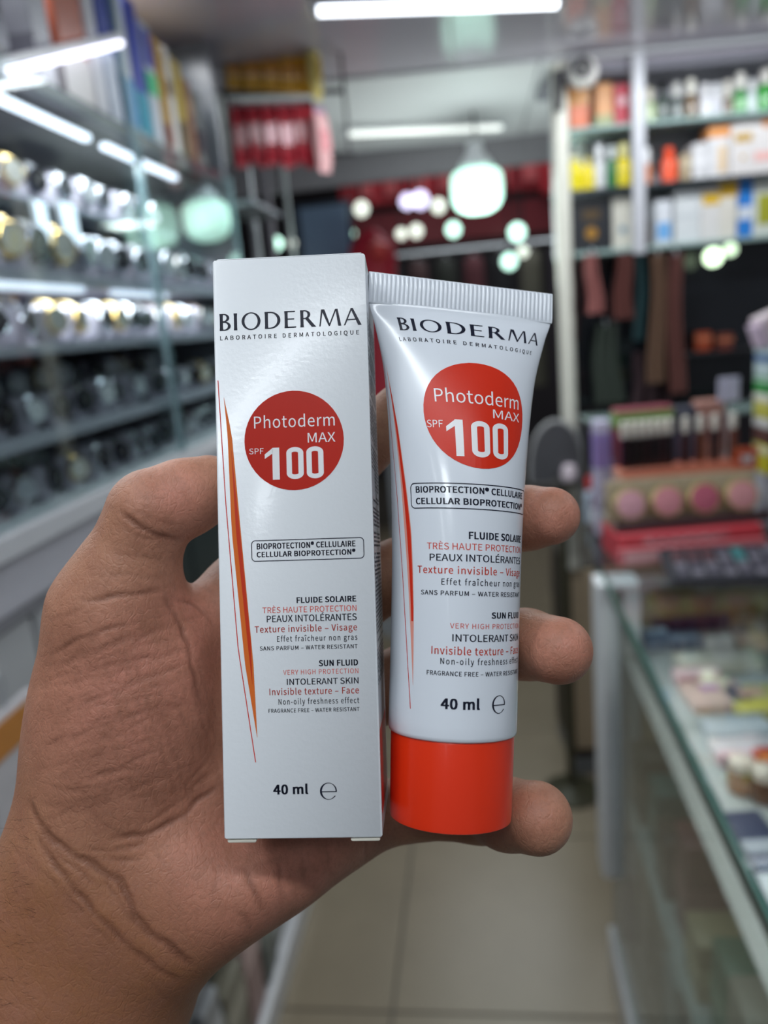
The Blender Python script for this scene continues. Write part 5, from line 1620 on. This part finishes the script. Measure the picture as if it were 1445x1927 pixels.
part('card_face', MB().box((-.024, 0, P[2] - zt - .024), (.024, .004, P[2] - zt + .03), .002), mat((196, 194, 214), .4), t)
part('holder', MB().box((-.003, .001, 0), (.003, .007, P[2] - zt - .02), .001), ALU, t)
# second glass counter behind, only its far top shows
P = at(1270, 778, y=2.12)
t = thing('glass_shelf', 'pale glass slab lying level behind the nail polish display', 'shelf', (P[0], P[1], P[2]), .115)
part('glass_slab', MB().box((-.22, -.03, -.012), (.4, .13, 0), .002), mat((140, 160, 156), .15), t)
for s in (-.2, .3):
    part('leg', MB().box((s - .01, .03, -P[2]), (s + .01, .05, -.012), .002), DARK, t)
# round topped mirror on a dark pole behind the end of the counter
P = at(1048, 905, y=2.2)
t = thing('standing_mirror', 'grey round topped mirror on a dark pole behind the end of the counter', 'mirror', (P[0], P[1], 0), .1)
zc = P[2]
vs, fs, n = [], [], 17
for lay in (0, 1):
    for j in range(9):
        for i in range(n):
            a = PI * i / (n - 1)
            k = (j + 1) / 9
            vs.append((math.cos(a) *   .072 * k, -.012 * math.sin(a) * k + lay * .014, zc + math.sin(a) ** .7 * .168 * k))
for lay in (0, 1):
    for j in range(8):
        for i in range(n - 1):
            a = lay * 9 * n + j * n + i
            fs.append((a, a + 1, a + n + 1, a + n) if lay else (a, a + n, a + n + 1, a + 1))
for i in range(n - 1):
    a = 8 * n + i
    fs.append((a, 9 * n + a, 9 * n + a + 1, a + 1))
part('mirror_face', MB().add(vs, fs), mat((92, 92, 96), .3, .3), t)
part('rim', MB().tube([(math.cos(PI * i / 16) * .074, -.012 * math.sin(PI * i / 16) + .007, zc + math.sin(PI * i / 16) ** .7 * .173) for i in range(17)], .006, 6), mat((160, 160, 160), .3), t)
part('tray', MB().box((-.066, -.03, zc - .012), (.066, .03, zc), .004), mat((70, 68, 66), .4), t)
part('puff', MB().lathe([(.01, 0), (.022, .006), (.025, .025), (.018, .045), (.006, .05)], 14, Matrix.Translation((.032, -.02, zc))), mat((214, 200, 208), .7), t)
part('pole', MB().tube([(.012, .0, .012), (.012, .0, zc - .01)], .013, 10), mat((62, 60, 44), .45), t)
part('pole_foot', MB().lathe([(.09, 0), (.09, .008), (.03, .02), (.014, .03)], 20, Matrix.Translation((.012, 0, 0))), mat((62, 60, 44), .45), t)

# ------------------------------------------------------------------ beyond the shop
sg = at(845, 365, y=4.5)
t = thing('sign_board', 'long red fascia sign with paler red lettering band across the mall', 'sign', sg, .06)
part('board', MB().box((-.60, 0, -.02), (.62, .06, .13), .01), mat((176, 40, 52), .45), t)
part('lower_board', MB().box((-.62, .02, -.24), (.62, .07, -.06), .01), mat((120, 34, 44), .5), t)
part('raised_end', MB().box((.5, -.02, -.05), (.72, .05, .22), .01), mat((186, 46, 56), .45), t)
for s_ in (-.5, .5):
    part('hanger_rod', MB().tube([(s_, .03, .12), (s_, .03, 3.1 - sg[2])], .008, 6), DARK, t)
for k in range(7):
    part('raised_block', MB().box((-.5 + k * .15, -.015, .02), (-.42 + k * .15, .0, .10), .008), mat((206, 96, 100), .45), t)
sp = at(612, 440, y=4.0)
t = thing('notice_board', 'pale blue panel standing beyond the shop, left of centre', 'panel', (sp[0], sp[1], 0), .05)
part('face', MB().box((-.12, 0, sp[2] - .2), (.12, .02, sp[2] + .13), .005), mat((126, 150, 178), .4), t)
part('frame', MB().box((-.15, .005, sp[2] - .22), (.14, .03, sp[2] + .15), .005), mat((50, 60, 74), .4), t)
part('leg', MB().box((-.02, .006, 0), (.02, .026, sp[2] - .2), .004), DARK, t)
# red dressed mannequin
sp = at(700, 480, y=3.6)
t = thing('mannequin', 'headless mannequin in a red dress beyond the carton', 'mannequin', (sp[0], sp[1], 0))
z = sp[2]
part('dress', MB().lathe([(.20, z - .75), (.17, z - .4), (.095, z - .16), (.11, z - .02), (.10, z + .04), (.05, z + .09), (.03, z + .11)], 18, None, True, 1, .7), mat((176, 26, 50), .6), t)
part('bow', MB().lathe([(.01, -.05), (.045, -.02), (.05, .02), (.01, .05)], 10, Matrix.Translation((.04, -.08, z + .01))), mat((196, 60, 60), .6), t)
part('stand', MB().tube([(0, 0, .03), (0, 0, z - .7)], .015, 8), ALU, t)
part('stand_base', MB().lathe([(.14, 0), (.14, .02), (.02, .035)], 18), ALU, t)
# dark garments on a rail far behind
gr = thing('garment_rail', 'metal rail of dark garments far behind the tube', 'rail', tuple(at(860, 470, y=5.2)))
part('rail', MB().tube([(-.75, 0, .0), (.75, 0, .0)], .012, 8), ALU, gr)
for s in (-.74, .74):
    part('upright', MB().tube([(s, 0, -at(860, 470, y=5.2)[2]), (s, 0, 0)], .012, 8), ALU, gr)
gc = [((48, 26, 32), 'dark maroon'), ((30, 32, 34), 'black'), ((66, 44, 44), 'brown'), ((36, 40, 34), 'dark olive'), ((84, 40, 46), 'wine red'), ((24, 24, 28), 'jet black'), ((90, 88, 76), 'dull beige'), ((52, 46, 54), 'dark grey')]
for k, (c, nm) in enumerate(gc):
    o = gr.location
    t = thing('garment', '%s garment hanging on the far rail' % nm, 'garment', (o.x - .62 + k * .18, o.y, o.z))
    part('cloth', MB().lathe([(.075, -.9), (.07, -.5), (.065, -.15), (.06, -.07), (.02, -.04)], 12, None, True, 1.0, .5), mat(c, .8, var=.12), t)
    part('hanger', MB().tube([(-.055, 0, -.07), (0, 0, -.035), (.055, 0, -.07)], .004, 6), ALU, t)
    part('hook', MB().tube([(0, 0, -.035), (0, -.016, -.012), (0, -.016, .006), (0, 0, .0155), (0, .016, .004)], .003, 6), ALU, t)
struct('wall_mall_left', MB().box((-2.6, 3.3, 0), (-2.55, 7.6, 3.1)), mat((110, 104, 112), .5))
struct('wall_mall_right', MB().box((3.15, 3.3, 0), (3.2, 7.6, 3.1)), mat((110, 104, 112), .5))
